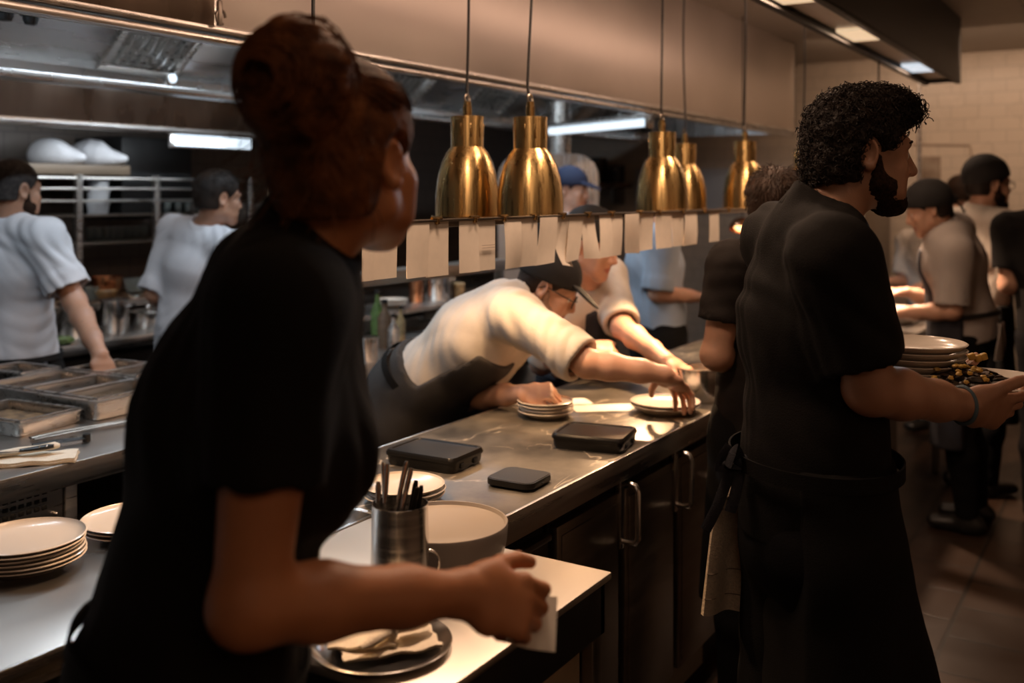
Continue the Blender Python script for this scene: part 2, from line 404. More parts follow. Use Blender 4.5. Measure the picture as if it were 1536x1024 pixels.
def normals(P, Q):
    fn = np.cross(P[Q[:, 2]]-P[Q[:, 0]], P[Q[:, 3]]-P[Q[:, 1]]); N = np.zeros_like(P)
    for c in range(4):
        for k in range(3): N[:, k] += np.bincount(Q[:, c], fn[:, k], len(P))
    return N/np.maximum(1e-12, np.linalg.norm(N, axis=1, keepdims=True))
def qmesh(name, P, Q, mats, parent, base=(0, 0, 0), mi=None):
    me = bpy.data.meshes.new(name); P = P-np.array(base, float)
    me.vertices.add(len(P)); me.vertices.foreach_set('co', P.astype(np.float32).ravel())
    me.loops.add(len(Q)*4); me.polygons.add(len(Q))
    me.loops.foreach_set('vertex_index', Q.astype(np.int32).ravel())
    me.polygons.foreach_set('loop_start', np.arange(0, len(Q)*4, 4, dtype=np.int32))
    try: me.polygons.foreach_set('loop_total', np.full(len(Q), 4, np.int32))
    except Exception: pass
    for m in (mats if isinstance(mats, (list, tuple)) else [mats]): me.materials.append(m)
    if mi is not None: me.polygons.foreach_set('material_index', mi.astype(np.int32))
    me.update(calc_edges=True); me.validate()
    me.polygons.foreach_set('use_smooth', [True]*len(me.polygons)); me.update()
    o = bpy.data.objects.new(name, me); COL.objects.link(o)
    if parent is not None: o.parent = parent
    else: o.location = Vector(base)
    return o
# primitives: each returns (function, lo, hi)
def cap(a, b, r1, r2=None):
    a, b = np.array(a, float), np.array(b, float); r2 = r1 if r2 is None else r2; ba = b-a; l2 = max(1e-12, ba@ba)
    def fn(X, Y, Z):
        px, py, pz = X-a[0], Y-a[1], Z-a[2]
        t = np.clip((px*ba[0]+py*ba[1]+pz*ba[2])/l2, 0, 1)
        return np.sqrt((px-ba[0]*t)**2+(py-ba[1]*t)**2+(pz-ba[2]*t)**2)-(r1+t*(r2-r1))
    r = max(r1, r2); return fn, np.minimum(a, b)-r, np.maximum(a, b)+r
def ecap(a, b, w, r1, r2):
    """tapered capsule with an elliptic section: radius r[0] along w, r[1] across it"""
    a, b = np.array(a, float), np.array(b, float); ba = b-a; l2 = max(1e-12, ba@ba); ax = nrm(ba); w = np.array(w, float); w = nrm(w-ax*(w@ax)); n = np.cross(ax, w)
    def fn(X, Y, Z):
        px, py, pz = X-a[0], Y-a[1], Z-a[2]
        t = np.clip((px*ba[0]+py*ba[1]+pz*ba[2])/l2, 0, 1)
        qx, qy, qz = px-ba[0]*t, py-ba[1]*t, pz-ba[2]*t
        u = (qx*w[0]+qy*w[1]+qz*w[2])/(r1[0]+t*(r2[0]-r1[0])); v = (qx*n[0]+qy*n[1]+qz*n[2])/(r1[1]+t*(r2[1]-r1[1]))
        rm = np.minimum(r1[0]+t*(r2[0]-r1[0]), r1[1]+t*(r2[1]-r1[1])); e = (qx*ax[0]+qy*ax[1]+qz*ax[2])/rm
        return (np.sqrt(u*u+v*v+e*e)-1)*rm
    r = max(*r1, *r2); return fn, np.minimum(a, b)-r, np.maximum(a, b)+r
def ell(c, r, fr=None):
    """ellipsoid; fr = rows of (x, y, z) axes"""
    c, r = np.array(c, float), np.array(r, float); F = np.eye(3) if fr is None else np.array(fr, float)
    def fn(X, Y, Z):
        px, py, pz = X-c[0], Y-c[1], Z-c[2]
        q = [(px*F[k, 0]+py*F[k, 1]+pz*F[k, 2])/r[k] for k in range(3)]
        k0 = np.sqrt(q[0]**2+q[1]**2+q[2]**2); k1 = np.sqrt((q[0]/r[0])**2+(q[1]/r[1])**2+(q[2]/r[2])**2)
        return k0*(k0-1)/np.maximum(k1, 1e-6)
    m = r.max() if fr is not None else r
    return fn, c-m, c+m
def sph(c, r): return cap(c, c, r)

# ------------------------------------------------------------------ a posed figure
class Fig:
    """joint positions of one figure"""
    def __init__(s, pelvis, neck, f, head, hf, sc=1.0, sw=.185, fem=False, pf=None, roll=0.0, hsc=1.0, feet=None, shl=None, shr=None, stance=0.0):
        s.sc, s.fem, s.hs = sc, fem, hsc
        s.pel, s.neck, s.head = A(*pelvis), A(*neck), A(*head)
        s.sp = nrm(s.neck-s.pel); s.L = np.linalg.norm(s.neck-s.pel)
        f = nrm(f); s.cr = nrm(np.cross(f, s.sp)); s.cf = np.cross(s.sp, s.cr)
        pf = nrm((pf if pf is not None else f)*A(1, 1, 0)); s.pf = pf; s.pr = np.cross(pf, UP)
        s.sh = {'l': s.neck-s.sp*.045*sc-s.cr*sw, 'r': s.neck-s.sp*.045*sc+s.cr*sw}
        if shl is not None: s.sh['l'] = A(*shl)
        if shr is not None: s.sh['r'] = A(*shr)
        s.waist = s.pel+s.sp*s.L*.30; s.chest = s.pel+s.sp*s.L*.66; s.top = s.pel+s.sp*s.L*.88
        s.hip = {'l': s.pel-s.pr*.088*sc-UP*.03, 'r': s.pel+s.pr*.088*sc-UP*.03}
        s.knee, s.ank = {}, {}
        for q, sg in (('l', -1), ('r', 1)):
            if feet and q in feet: a = A(*feet[q])
            else: a = A(s.hip[q][0], s.hip[q][1], .09)+pf*stance*sg-pf*.03+s.pr*sg*.02
            a[2] = .09; s.ank[q] = a
            s.knee[q] = (s.hip[q]+a)/2+pf*.045+UP*.02
        hf = nrm(hf); r = nrm(np.cross(hf, UP)); u = np.cross(r, hf)
        if roll: r, u = r*math.cos(roll)+u*math.sin(roll), u*math.cos(roll)-r*math.sin(roll)
        s.H = np.array([r, hf, u])          # rows: right, forward, up of the head
        s.el, s.wr, s.hand = {}, {}, {}
    def hp(s, x, y, z): return s.head+(s.H.T@A(x, y, z))*s.hs
    def arm(s, q, el, wr, d=None, n=None, curl=(20, 25, 20), spread=1.0, thumb=(.55, .75, .2)):
        s.el[q], s.wr[q] = A(*el), A(*wr)
        d = nrm(d) if d is not None else nrm(s.wr[q]-s.el[q]); n = A(*n) if n is not None else -UP
        n = nrm(n-d*(n@d)); s.hand[q] = (d, n, curl, spread, thumb); return s
def torso_prims(g, e=0.0, low=True):
    sc = g.sc; w = .93 if g.fem else 1.0
    P = []
    hipw = (.160 if g.fem else .150)*sc+e; wst = (.118 if g.fem else .134)*sc+e
    P.append((ecap(g.pel-UP*.05, g.pel+g.sp*.05, g.pr, (hipw, .112*sc+e), (hipw*.96, .108*sc+e)), .04))
    P.append((ecap(g.pel+g.sp*.06, g.waist, g.pr+g.cr, (hipw*.93, .104*sc+e), (wst, .092*sc+e)), .05))
    P.append((ecap(g.waist, g.chest, g.cr, (wst, .092*sc+e), (.150*sc*w+e, .108*sc+e)), .05))
    P.append((ecap(g.chest, g.top, g.cr, (.152*sc*w+e, .108*sc+e), (.135*sc*w+e, .080*sc+e)), .05))
    for q in 'lr':
        P.append((cap(g.neck-g.sp*.02+g.cr*(.03 if q == 'r' else -.03), g.sh[q], .046*sc+e*.8, .050*sc+e*.8), .05))
    if g.fem:
        for sg in (-1, 1): P.append((ell(g.pel+g.sp*g.L*.62+g.cr*sg*.066+g.cf*.078, (.056+e*.8, .055+e*.8, .060+e*.8), [g.cr, g.cf, g.sp]), .045))
    return P
def arm_prims(g, q, e=0.0):
    sc = g.sc; w = .96 if g.fem else 1.0
    u = g.el[q]-g.sh[q]; f = g.wr[q]-g.el[q]
    return [(cap(g.sh[q], g.sh[q]+u*.45, .054*sc*w+e, .049*sc*w+e), .04), (cap(g.sh[q]+u*.45, g.el[q], .049*sc*w+e, .040*sc*w+e), .02),
            (sph(g.el[q], .0395*sc*w+e), .02), (cap(g.el[q], g.el[q]+f*.30, .0395*sc*w+e, .0415*sc*w+e), .02), (cap(g.el[q]+f*.30, g.el[q]+f*.7, .0415*sc*w+e, .034*sc*w+e), .02), (cap(g.el[q]+f*.7, g.wr[q], .033*sc*w+e, .0265*sc*w+e), .02)]
def rot(v, ax, a):
    ax = nrm(ax); c, s_ = math.cos(a), math.sin(a); return v*c+np.cross(ax, v)*s_+ax*(ax@v)*(1-c)
def hand_prims(g, q):
    d, n, curl, spread, th = g.hand[q]; sc = g.sc*(1.02 if g.fem else 1.0); w = g.wr[q]
    t = np.cross(d, n) if q == 'r' else np.cross(n, d)
    P = [(ecap(w, w+d*.035*sc, t, (.027*sc, .020*sc), (.036*sc, .017*sc)), .015), (ecap(w+d*.03*sc, w+d*.082*sc, t, (.036*sc, .016*sc), (.040*sc, .0125*sc)), .012)]
    P.append((ell(w+d*.035*sc+t*.024*sc+n*.008*sc, (.018*sc, .030*sc, .015*sc), [t, d, n]), .012))
    tips = []
    for i, (o, ln) in enumerate([(.0285, (.043, .026, .021)), (.0095, (.047, .030, .022)), (-.0095, (.044, .028, .021)), (-.0275, (.034, .021, .019))]):
        p = w+d*(.086-.004*abs(i-1.3))*sc+t*o*sc; dr = rot(d, n, 0); dr = nrm(d+t*(o*2.2*spread))
        c = curl[i] if hasattr(curl[0], '__len__') else curl
        axr = np.cross(dr, n); r = (.0098 if i < 3 else .0086)*sc
        pp = p
        for k in range(3):
            dr = rot(dr, axr, math.radians(c[k])); e2 = pp+dr*ln[k]*sc
            P.append((cap(pp, e2, r, r*.92), .0035 if k else .006)); pp, r = e2, r*.92
        tips.append(pp)
    p = w+d*.022*sc+t*.022*sc; dr = nrm(t*th[0]+d*th[1]+n*th[2]); ax = np.cross(dr, d*.7+n*.3)
    for k, ln in enumerate((.044, .033, .027)):
        e2 = p+dr*ln*sc; P.append((cap(p, e2, (.0135, .0115, .0105)[k]*sc, (.0115, .0105, .0085)[k]*sc), .008 if k == 0 else .003)); p = e2
        dr = rot(dr, ax, math.radians(14))
    g.tips = tips
    return P
def leg_prims(g, e=0.0):
    P = []; sc = g.sc
    for q in 'lr':
        h, k, a = g.hip[q], g.knee[q], g.ank[q]
        P += [(cap(h, k, .086*sc+e, .058*sc+e), .04), (cap(k, (k*.6+a*.4)-g.pf*.015, .055*sc+e, .054*sc+e), .03), (cap((k*.6+a*.4)-g.pf*.015, a, .054*sc+e, .038*sc+e), .03)]
    return P
def head_prims(g, nose=1.0, jaw=1.0):
    h, F, s = g.hp, g.H, g.hs
    E = lambda c, r: ell(h(*c), A(*r)*s, F)
    C = lambda a, b, r1, r2: cap(h(*a), h(*b), r1*s, r2*s)
    P = [(E((0, -.014, .036), (.076, .096, .086)), 0, 'add'), (E((0, .022, -.030), (.060, .070, .078)), .03, 'add'),
         (C((-.047, .006, -.062), (-.012, .068, -.100), .018, .017), .03, 'add'), (C((.047, .006, -.062), (.012, .068, -.100), .018, .017), .03, 'add'),
         (C((-.012, .072, -.102), (.012, .072, -.102), .018, .018), .02, 'add'),
         (C((-.034, .076, .020), (.034, .076, .020), .014, .014), .022, 'add'),
         (E((-.034, .098, -.004), (.021, .018, .014)), .014, 'sub'), (E((.034, .098, -.004), (.021, .018, .014)), .014, 'sub'),
         (C((-.045, .060, -.032), (-.038, .060, -.074), .020, .021), .025, 'add'), (C((.045, .060, -.032), (.038, .060, -.074), .020, .021), .025, 'add'),
         (C((0, .088, .012), (0, .108*nose, -.032), .0085, .0115), .012, 'add'), (C((-.0125, .094, -.037), (.0125, .094, -.037), .0085, .0085), .008, 'add'),
         (C((0, .084, -.052), (0, .085, -.052), .010, .010), .02, 'add'),
         (C((-.019, .080, -.065), (0, .090, -.063), .0045, .0062), .006, 'add'), (C((.019, .080, -.065), (0, .090, -.063), .0045, .0062), .006, 'add'),
         (C((-.018, .080, -.075), (0, .088, -.077), .0045, .0070), .006, 'add'), (C((.018, .080, -.075), (0, .088, -.077), .0045, .0070), .006, 'add'),
         (C((-.034, .074, -.003), (-.034, .074, -.003), .0135, .0135), .002, 'add'), (C((.034, .074, -.003), (.034, .074, -.003), .0135, .0135), .002, 'add')]
    for sg in (-1, 1):
        ec = h(sg*.077, -.014, -.006); fr = np.array([nrm(F[0]-sg*F[1]*.45), nrm(F[1]+sg*F[0]*.45), nrm(F[2]-F[1]*.18)])
        fr[2] = nrm(np.cross(fr[0], fr[1])); P.append((ell(ec+fr[0]*sg*.002*s, A(.0085, .0185, .032)*s, fr), .006, 'add'))
        P.append((ell(ec+fr[0]*sg*.0075*s+fr[1]*.002*s+fr[2]*.003*s, A(.0085, .0115, .0225)*s, fr), .002, 'sub'))
        P.append((sph(ec-fr[2]*.026*s+fr[1]*.004*s, .0085*s), .006, 'add'))
    nb = g.neck-g.sp*.03
    P.append((cap(nb, h(0, -.018, -.055), .060*g.sc*(.86 if g.fem else 1), .056*s*(.88 if g.fem else 1)), .03, 'add'))
    return P
def bounds(prims, pad):
    lo = np.min([p[0][1] for p in prims], 0)-pad; hi = np.max([p[0][2] for p in prims], 0)+pad; return lo, hi
def build_body(g, root, skin, h=.008, hh=.0045, hands=('l', 'r'), hands_h=.0036, nose=1.0, base=(0, 0, 0)):
    P = [(p, k, 'add') for p, k in torso_prims(g)]+[(p, k, 'add') for p, k in leg_prims(g)]
    for q in 'lr': P.append((ecap(g.ank[q]-UP*.045-g.pf*.03, g.ank[q]-UP*.055+g.pf*.14, g.pr, (.036, .038), (.042, .026)), .02, 'add'))
    for q in g.el: P += [(p, k, 'add') for p, k in arm_prims(g, q)]
    HP = head_prims(g, nose); HD = []
    for q in g.hand: HD += [(p, k, 'add', q) for p, k in hand_prims(g, q)]
    lo, hi = bounds(P+HP+HD, .03)
    fine = [(g.head-A(.13, .13, .14)*g.hs, g.head+A(.13, .13, .14)*g.hs, hh)]
    for q in g.hand:
        if q in hands:
            b = bounds([x for x in HD if x[3] == q], .012); fine.append((b[0], b[1], hands_h))
    F = Field(lo, hi, h, fine)
    for p, k, m in P: F.op(p, k)
    for p, k, m in HP: F.op(p, max(k, .001), m)
    for p, k, m, q in HD: F.op(p, k)
    V, Q = F.mesh(1)
    fc = V[Q].mean(1); mi = np.zeros(len(Q), int)
    for sg in (-1, 1):
        e = g.hp(sg*.034, .074, -.003); d = np.linalg.norm(fc-e, axis=1); fw = (fc-e)@g.H[1]
        up = np.abs((fc-e)@g.H[2])
        mi[(d < .0148*g.hs) & (fw > .006*g.hs) & (up < .0065*g.hs)] = 2
        ir = e+g.H[1]*.0135*g.hs; mi[(np.linalg.norm(fc-ir, axis=1) < .0066*g.hs)] = 3
    lc = g.hp(0, .088, -.070); q = (fc-lc)@g.H.T/g.hs
    mi[(np.abs(q[:, 0]) < .022) & (q[:, 1] > -.012) & (np.abs(q[:, 2]) < .0115-.010*(np.abs(q[:, 0])/.022)**2)] = 1
    return qmesh('body', V, Q, [skin, M['lips'], M['eye_white'], M['iris']], root, base, mi)
def folds(V, N, amp, freq, seed, axis):
    """soft cloth folds: ridged sines running across the given axis"""
    rs = np.random.RandomState(seed); out = np.zeros(len(V))
    for k in range(4):
        a = nrm(axis+rs.randn(3)*.55)*freq*(.6+.5*k); b = rs.randn(3)*freq*.35; ph = rs.rand(2)*6.28
        w = np.sin(V@a+1.6*np.sin(V@b+ph[0])+ph[1]); m = .5+.5*np.sin(V@(rs.randn(3)*freq*.18)+ph[0]*2)
        out += (np.abs(w)**1.5-.5)*m/(1+.5*k)
    return V+N*(out*amp)[:, None]
def seg_point(g, q, f):
    """point and direction along the arm at fraction f (1 = elbow, 2 = wrist)"""
    if f <= 1: u = g.el[q]-g.sh[q]; return g.sh[q]+u*f, nrm(u)
    u = g.wr[q]-g.el[q]; return g.el[q]+u*(f-1), nrm(u)
def build_shirt(g, root, m, h=.007, sleeve={'l': .62, 'r': .62}, loose=.016, hem=-.04, sl_r=.066, collar='fold', cuff=0.0, fold=.004, seed=1, base=(0, 0, 0), name='shirt', rise=.0, ch_=.005):
    P = list(torso_prims(g, loose)); sc = g.sc*(.92 if g.fem else 1)
    holes = []; cuts = []
    for q in g.el:
        f = sleeve.get(q, .6); p, d = seg_point(g, q, f)
        sr = sl_r*sc
        r_end = sr if f <= 1 else sr*.86
        def clip(prim, p=p, d=d, r_end=r_end):
            # square off the sleeve end and hollow it round the arm
            fn, lo, hi = prim; hf = cap(p-d*.05, p+d*.08, r_end-.011, r_end-.008)[0]
            def fn2(X, Y, Z): return np.maximum(np.maximum(fn(X, Y, Z), (X-p[0])*d[0]+(Y-p[1])*d[1]+(Z-p[2])*d[2]), -hf(X, Y, Z))
            return fn2, lo, hi
        if f <= 1: P.append((clip(cap(g.sh[q], p, .064*sc+loose*.4, sr)), .045))
        else:
            P.append((clip(cap(g.sh[q], g.el[q], .064*sc+loose*.4, sr)), .045)); P.append((clip(cap(g.el[q], p, sr, sr*.86)), .02))
        if cuff: P.append((clip(cap(p-d*cuff*1.15, p+d*.02, r_end+.007, r_end+.007)), .003))
    CP = []
    up = nrm(g.hp(0, -.018, -.05)-g.neck); nb = g.neck
    nr = .058*g.sc*(.86 if g.fem else 1)
    if collar:
        ch = {'fold': .046, 'band': .036, 'tee': .006}[collar]
        c0 = cap(nb-g.sp*.02, nb+up*(ch+.02)-g.cf*.004, nr+.021, nr+.017); ct = nb+up*ch
        def cfn(X, Y, Z): return np.maximum(c0[0](X, Y, Z), (X-ct[0])*up[0]+(Y-ct[1])*up[1]+(Z-ct[2])*up[2])
        CP = [((cfn, c0[1], c0[2]), .012)]
    if rise: P.append((cap(g.neck-g.sp*.03, g.neck+up*rise, nr+.03, nr+.012), .03))
    lo, hi = bounds(P+CP, .03)
    F = Field(lo, hi, h, [(nb-A(.10, .10, .06), nb+A(.10, .10, .09), min(h, ch_))] if collar else ())
    for p, k in P: F.op(p, k)
    for p, k in CP: F.op(p, k)
    if collar:
        F.op(cap(nb-up*.005, nb+up*.2, nr+.004, nr+.0045), .003, 'sub')
    F.cut(g.pel+g.sp*hem, -(g.sp*.7+UP*.3))
    V, Q = F.mesh(1); V = folds(V, normals(V, Q), fold*.8, 36, seed, g.cr*.8+g.cf*.6+g.sp*.45)
    return qmesh(name, V, Q, m, root, base)
def build_legs(g, root, base, h=.012, m=None):
    P = leg_prims(g, .014)+[(ecap(g.pel-UP*.05, g.pel+g.sp*.08, g.pr, (.158*g.sc, .124*g.sc), (.150*g.sc, .116*g.sc)), .05)]
    lo, hi = bounds(P, .03); F = Field(lo, hi, h)
    for p, k in P: F.op(p, k)
    F.cut((0, 0, .055), -UP); F.cut(g.pel+g.sp*.10, g.sp)
    V, Q = F.mesh(1); V = folds(V, normals(V, Q), .004, 22, 5, UP)
    qmesh('trousers', V, Q, m or M['trousers'], root, base)
    for q in 'lr':
        a = g.ank[q]; F = Field(a-A(.26, .26, .1), a+A(.26, .26, .06), .008)
        F.op(ecap(a-UP*.048-g.pf*.045, a-UP*.055+g.pf*.15, g.pr, (.040, .040), (.046, .030)), .02); F.op(cap(a-UP*.05, a+UP*.02, .045, .046), .03)
        F.cut((0, 0, .004), -UP); V, Q = F.mesh(1); qmesh('shoe', V, Q, M['shoe'], root, base)
def build_skirt(g, root, m, base, top=.08, hem_z=.42, bib=None, back=-.05, h=.009, e=.030, flare=.05, name='apron', seed=3, fold=.003, shift=None, e_bib=.026, bw=(.165, .16), bf=(.035, 0)):
    """apron: a wrap round the hips open at the back, with or without a bib"""
    hc = (g.knee['l']+g.knee['r'])/2; hc = hc+UP*(hem_z-hc[2]); sep = abs((g.knee['r']-g.knee['l'])@g.pr)/2; sepf = abs((g.knee['r']-g.knee['l'])@g.pf)/2
    if shift is not None: hc = hc+shift
    P = [(ecap(g.pel+g.sp*(top+.03), g.pel-UP*.06, g.pr, (.150*g.sc+e*.7, .108*g.sc+e*.7), (.158*g.sc+e, .118*g.sc+e)), .03),
         (ecap(g.pel-UP*.06, hc, g.pr, (.158*g.sc+e, .118*g.sc+e), (sep+.085+flare, sepf+.075+flare)), .03)]
    if bib: P += torso_prims(g, e_bib)
    lo, hi = bounds(P, .04); F = Field(lo, hi, h)
    for p, k in P: F.op(p, k)
    F.cut((0, 0, hem_z), -UP)
    if bib:
        tp = g.pel+g.sp*g.L*bib; F.cut(tp, g.sp)
        up0 = g.pel+g.sp*(top+.02)
        def lim(X, Y, Z):
            a = (X-up0[0])*g.sp[0]+(Y-up0[1])*g.sp[1]+(Z-up0[2])*g.sp[2]
            l = np.abs((X-up0[0])*g.cr[0]+(Y-up0[1])*g.cr[1]+(Z-up0[2])*g.cr[2])-(bw[0]-bw[1]*np.maximum(a, 0))
            fr = bf[0]+bf[1]*a-((X-up0[0])*g.cf[0]+(Y-up0[1])*g.cf[1]+(Z-up0[2])*g.cf[2])
            return np.where(a > 0, np.maximum(l, fr), -9.0)
        F.inter(lim)
    else: F.cut(g.pel+g.sp*top, g.sp)
    F.cut(g.pel+g.pf*back, -g.pf)
    V, Q = F.mesh(1); V = folds(V, normals(V, Q), fold, 18, seed, g.pr)
    return qmesh(name, V, Q, m, root, base)
def belt(g, root, m, base, z=.085, e=.034, w=.012, name='apron_string', tilt=0.0):
    mb = MB(); pts = []
    c = g.pel+g.sp*z
    for k in range(49):
        t = 2*math.pi*k/48; pts.append(c+g.pr*math.cos(t)*(.150*g.sc+e)+g.cf*math.sin(t)*(.108*g.sc+e)+g.sp*tilt*math.sin(t))
    P = np.array(pts); rows = [[p+g.sp*(w if a else -w) for a in (0, 1)] for p in P]
    mb.sheet(rows, .004); o = mb.build(name, m, root, base); return o
def scalp(g, off, dz=0.0): return ell(g.hp(0, -.014, .036+dz), (A(.076, .096, .086)+off)*g.hs, g.H)
def hair_cap(g, root, m, base, off=.014, front=(.066, .030), low=-.075, h=.005, name='hair', amp=.004, freq=90, seed=2, extra=(), cut_face=True, rough=False, nape=None):
    """hair mass over the skull, cut along a hairline: front = (y, z) where it meets the brow"""
    F = Field(g.head-A(1, 1, 1)*.19, g.head+A(1, 1, 1)*.19, h)
    F.op(scalp(g, off), 0.001)
    F.op(ell(g.hp(0, -.050, -.030), (A(.062, .050, .072)+off*.6)*g.hs, g.H), .03)
    for p, kk in extra: F.op(p, kk)
    c, H, s = g.head, g.H, g.hs
    def lim(X, Y, Z):
        px, py, pz = X-c[0], Y-c[1], Z-c[2]
        x = (px*H[0, 0]+py*H[0, 1]+pz*H[0, 2])/s; y = (px*H[1, 0]+py*H[1, 1]+pz*H[1, 2])/s; z = (px*H[2, 0]+py*H[2, 1]+pz*H[2, 2])/s
        # hairline: behind the ears low, in front of the ears above the temple, over the brow
        yl = np.where(z > front[1], .2, np.where(z > -.004, .022+.9*np.maximum(z, 0), -.030+.25*np.minimum(z+.02, 0)*-1))
        yl = np.where(z > front[1], front[0]+(z-front[1])*1.2, yl)
        if nape: yl = np.where(z < nape[0], np.minimum(yl, nape[1]+(z-nape[0])*nape[2]), yl)
        a = y-yl
        b = low-z
        return np.maximum(a, b)*s
    if cut_face: F.inter(lim)
    for sg in (-1, 1): F.op(ell(g.hp(sg*.090, -.006, -.008), A(.034, .026, .040)*g.hs, g.H), .008, 'sub')
    V, Q = F.mesh(1); N = normals(V, Q); rs = np.random.RandomState(seed)
    q = (V-c)@H.T; d = np.zeros(len(V))
    if not rough: freq, amp = 420, min(amp, .0018)
    d = np.array([mnoise.noise(Vector(p*freq*.35))*1.2+mnoise.noise(Vector(p*freq*.8))*.7 for p in q])
    V = V+N*(d*amp)[:, None]
    return qmesh(name, V, Q, m, root, base)
def skull_cap(g, root, m, base, off=.016, brim=.028, tilt=.25, bill=False, h=.005, knot=False, name='cap', tall=0.0):
    F = Field(g.head-A(1, 1, 1)*.24, g.head+A(1, 1, 1)*.24, h)
    F.op(ell(g.hp(0, -.016, .040+tall*.4), (A(.076, .097, .086)+off+A(0, 0, tall))*g.hs, g.H), .001)
    F.cut(g.hp(0, .06, brim), nrm(-g.H[2]+g.H[1]*tilt))
    V, Q = F.mesh(1); V = folds(V, normals(V, Q), .002, 40, 4, g.H[0])
    o = qmesh(name, V, Q, m, root, base)
    if bill:
        F = Field(g.head-A(1, 1, 1)*.26, g.head+A(1, 1, 1)*.26, .0045)
        bc = g.hp(0, .105, brim+.012); fr = np.array([g.H[0], nrm(g.H[1]-g.H[2]*.28), nrm(g.H[2]+g.H[1]*.28)])
        F.op(ell(bc, A(.070, .085, .010)*g.hs, fr), .001); F.op(ell(bc-fr[2]*.012*g.hs, A(.075, .095, .010)*g.hs, fr), .002, 'sub'); F.cut(g.hp(0, .060, 0), -g.H[1])
        V, Q = F.mesh(1); qmesh('bill', V, Q, m, o, base)
    if knot:
        mb = MB(); mb.ell(g.hp(0, -.122, .005), A(.022, .02, .024), jit=.25); p = g.hp(0, -.125, 0)
        mb.tube([p, p-g.H[1]*.02-g.H[2]*.04+g.H[0]*.015, p-g.H[1]*.02-g.H[2]*.075+g.H[0]*.02], [.009, .010, .006], flat=.4)
        mb.build('knot', m, o, base)
    return o
def beard(g, root, m, base, full=1.0, h=.004):
    F = Field(g.head-A(1, 1, 1)*.16, g.head+A(1, 1, 1)*.16, h); hp, s = g.hp, g.hs
    for sg in (-1, 1):
        F.op(cap(hp(sg*.067, .006, -.012), hp(sg*.056, .012, -.058), .0105*s, .020*s), .008); F.op(cap(hp(sg*.051, .012, -.064), hp(sg*.015, .070, -.102), .0245*s, .0225*s*full), .012)
        F.op(cap(hp(sg*.044, .042, -.064), hp(sg*.024, .066, -.092), .0240*s, .0235*s), .012)
        F.op(cap(hp(sg*.022, .082, -.066), hp(0, .0925, -.054), .0055*s, .0065*s), .005)
    F.op(cap(hp(-.012, .074, -.103), hp(.012, .075, -.104), .0225*s*full, .0225*s*full), .010)
    for sg in (-1, 1): F.op(cap(hp(sg*.046, .004, -.074), hp(sg*.010, .058, -.112), .015*s, .017*s), .01)
    F.op(ell(hp(0, .096, -.070), A(.022, .014, .0085)*s, g.H), .003, 'sub')
    V, Q = F.mesh(1); N = normals(V, Q); V = V+N*np.array([mnoise.noise(Vector(p*260))*.0022 for p in V])[:, None]
    return qmesh('beard', V, Q, m, root, base)
def glasses(g, root, base, m):
    mb = MB(); h = g.hp
    for sg in (-1, 1):
        c = A(sg*.034, .104, -.005); mb.tube([h(c[0]+.026*math.cos(t)*1.0, c[1]-abs(math.cos(t)*sg)*.004, c[2]+.019*math.sin(t)) for t in np.linspace(0, 2*math.pi, 25)], .0018, 6, False)
        mb.tube([h(sg*.060, .100, .002), h(sg*.078, .05, .004), h(sg*.080, -.008, .006), h(sg*.078, -.03, -.012)], .0018, 6)
    mb.tube([h(-.009, .106, 0), h(0, .110, .003), h(.009, .106, 0)], .0018, 6)
    return mb.build('glasses', m, root, base)
def strap(g, root, m, base, pts, w=.011, name='apron_strap', th=.003, ref=(0, 0, 1)):
    mb = MB(); mb.tube(pts, w, 8, True, flat=.22, ref=ref); return mb.build(name, m, root, base)

def short_hair(g, hair, m, base, n=700, L=.020, off=.008, seed=1, r=.0009, low=-.5):
    """short strands lying back and down over the skull"""
    rs = random.Random(seed); mb = MB(); crown = g.hp(0, -.05, .13)
    for k in range(n):
        th = rs.uniform(-math.pi, math.pi); ph = math.asin(rs.uniform(low, .99))
        if abs(th) < 1.1 and ph < .45: continue
        if abs(th) < 1.9 and ph < .15: continue
        p = on_scalp(g, th, ph, off); o = nrm(p-g.hp(0, -.014, .02)); fl = p-crown; fl = nrm(fl-o*(fl@o)+A(rs.uniform(-1, 1), rs.uniform(-1, 1), rs.uniform(-1, 1))*.03)
        mb.tube([p, p+fl*L*.5+o*.003, p+fl*L+o*.002-o*.3*L*L*8], [r, r, r*.4], 4, False)
    o = mb.build('strands', m, None, base, smooth=0); o.location = (0, 0, 0); o.parent = hair; return o
def tubes_hair(mb, pts, r, n=4): mb.tube(pts, r, n, False)
def on_scalp(g, th, ph, off):
    """point over the skull: th azimuth (0 = front), ph elevation"""
    x, y, z = math.sin(th)*math.cos(ph), math.cos(th)*math.cos(ph), math.sin(ph)
    return g.hp((.076+off)*x, -.014+(.096+off)*y, .036+(.086+off)*z)

# ------------------------------------------------------------------ the room
X0, X1, Y0, Y1, ZT = -2.0, 8.7, -2.6, 5.4, 2.72
struct(MB().box((X0, Y0, -.1), (X1, Y1, 0)).build('floor', M['floor']))
struct(MB().box((X0, Y0, ZT), (X1, Y1, ZT+.1)).build('ceiling', M['ceiling']))
struct(MB().box((X1, Y0, 0), (X1+.1, Y1, ZT)).build('wall_end', M['wall_tile']))
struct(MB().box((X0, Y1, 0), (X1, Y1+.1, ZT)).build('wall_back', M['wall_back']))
struct(MB().box((X0, Y0-.1, 0), (X1, Y0, ZT)).build('wall_right', M['plaster']))
struct(MB().box((X0-.1, Y0, 0), (X0, Y1, ZT)).build('wall_front', M['plaster']))

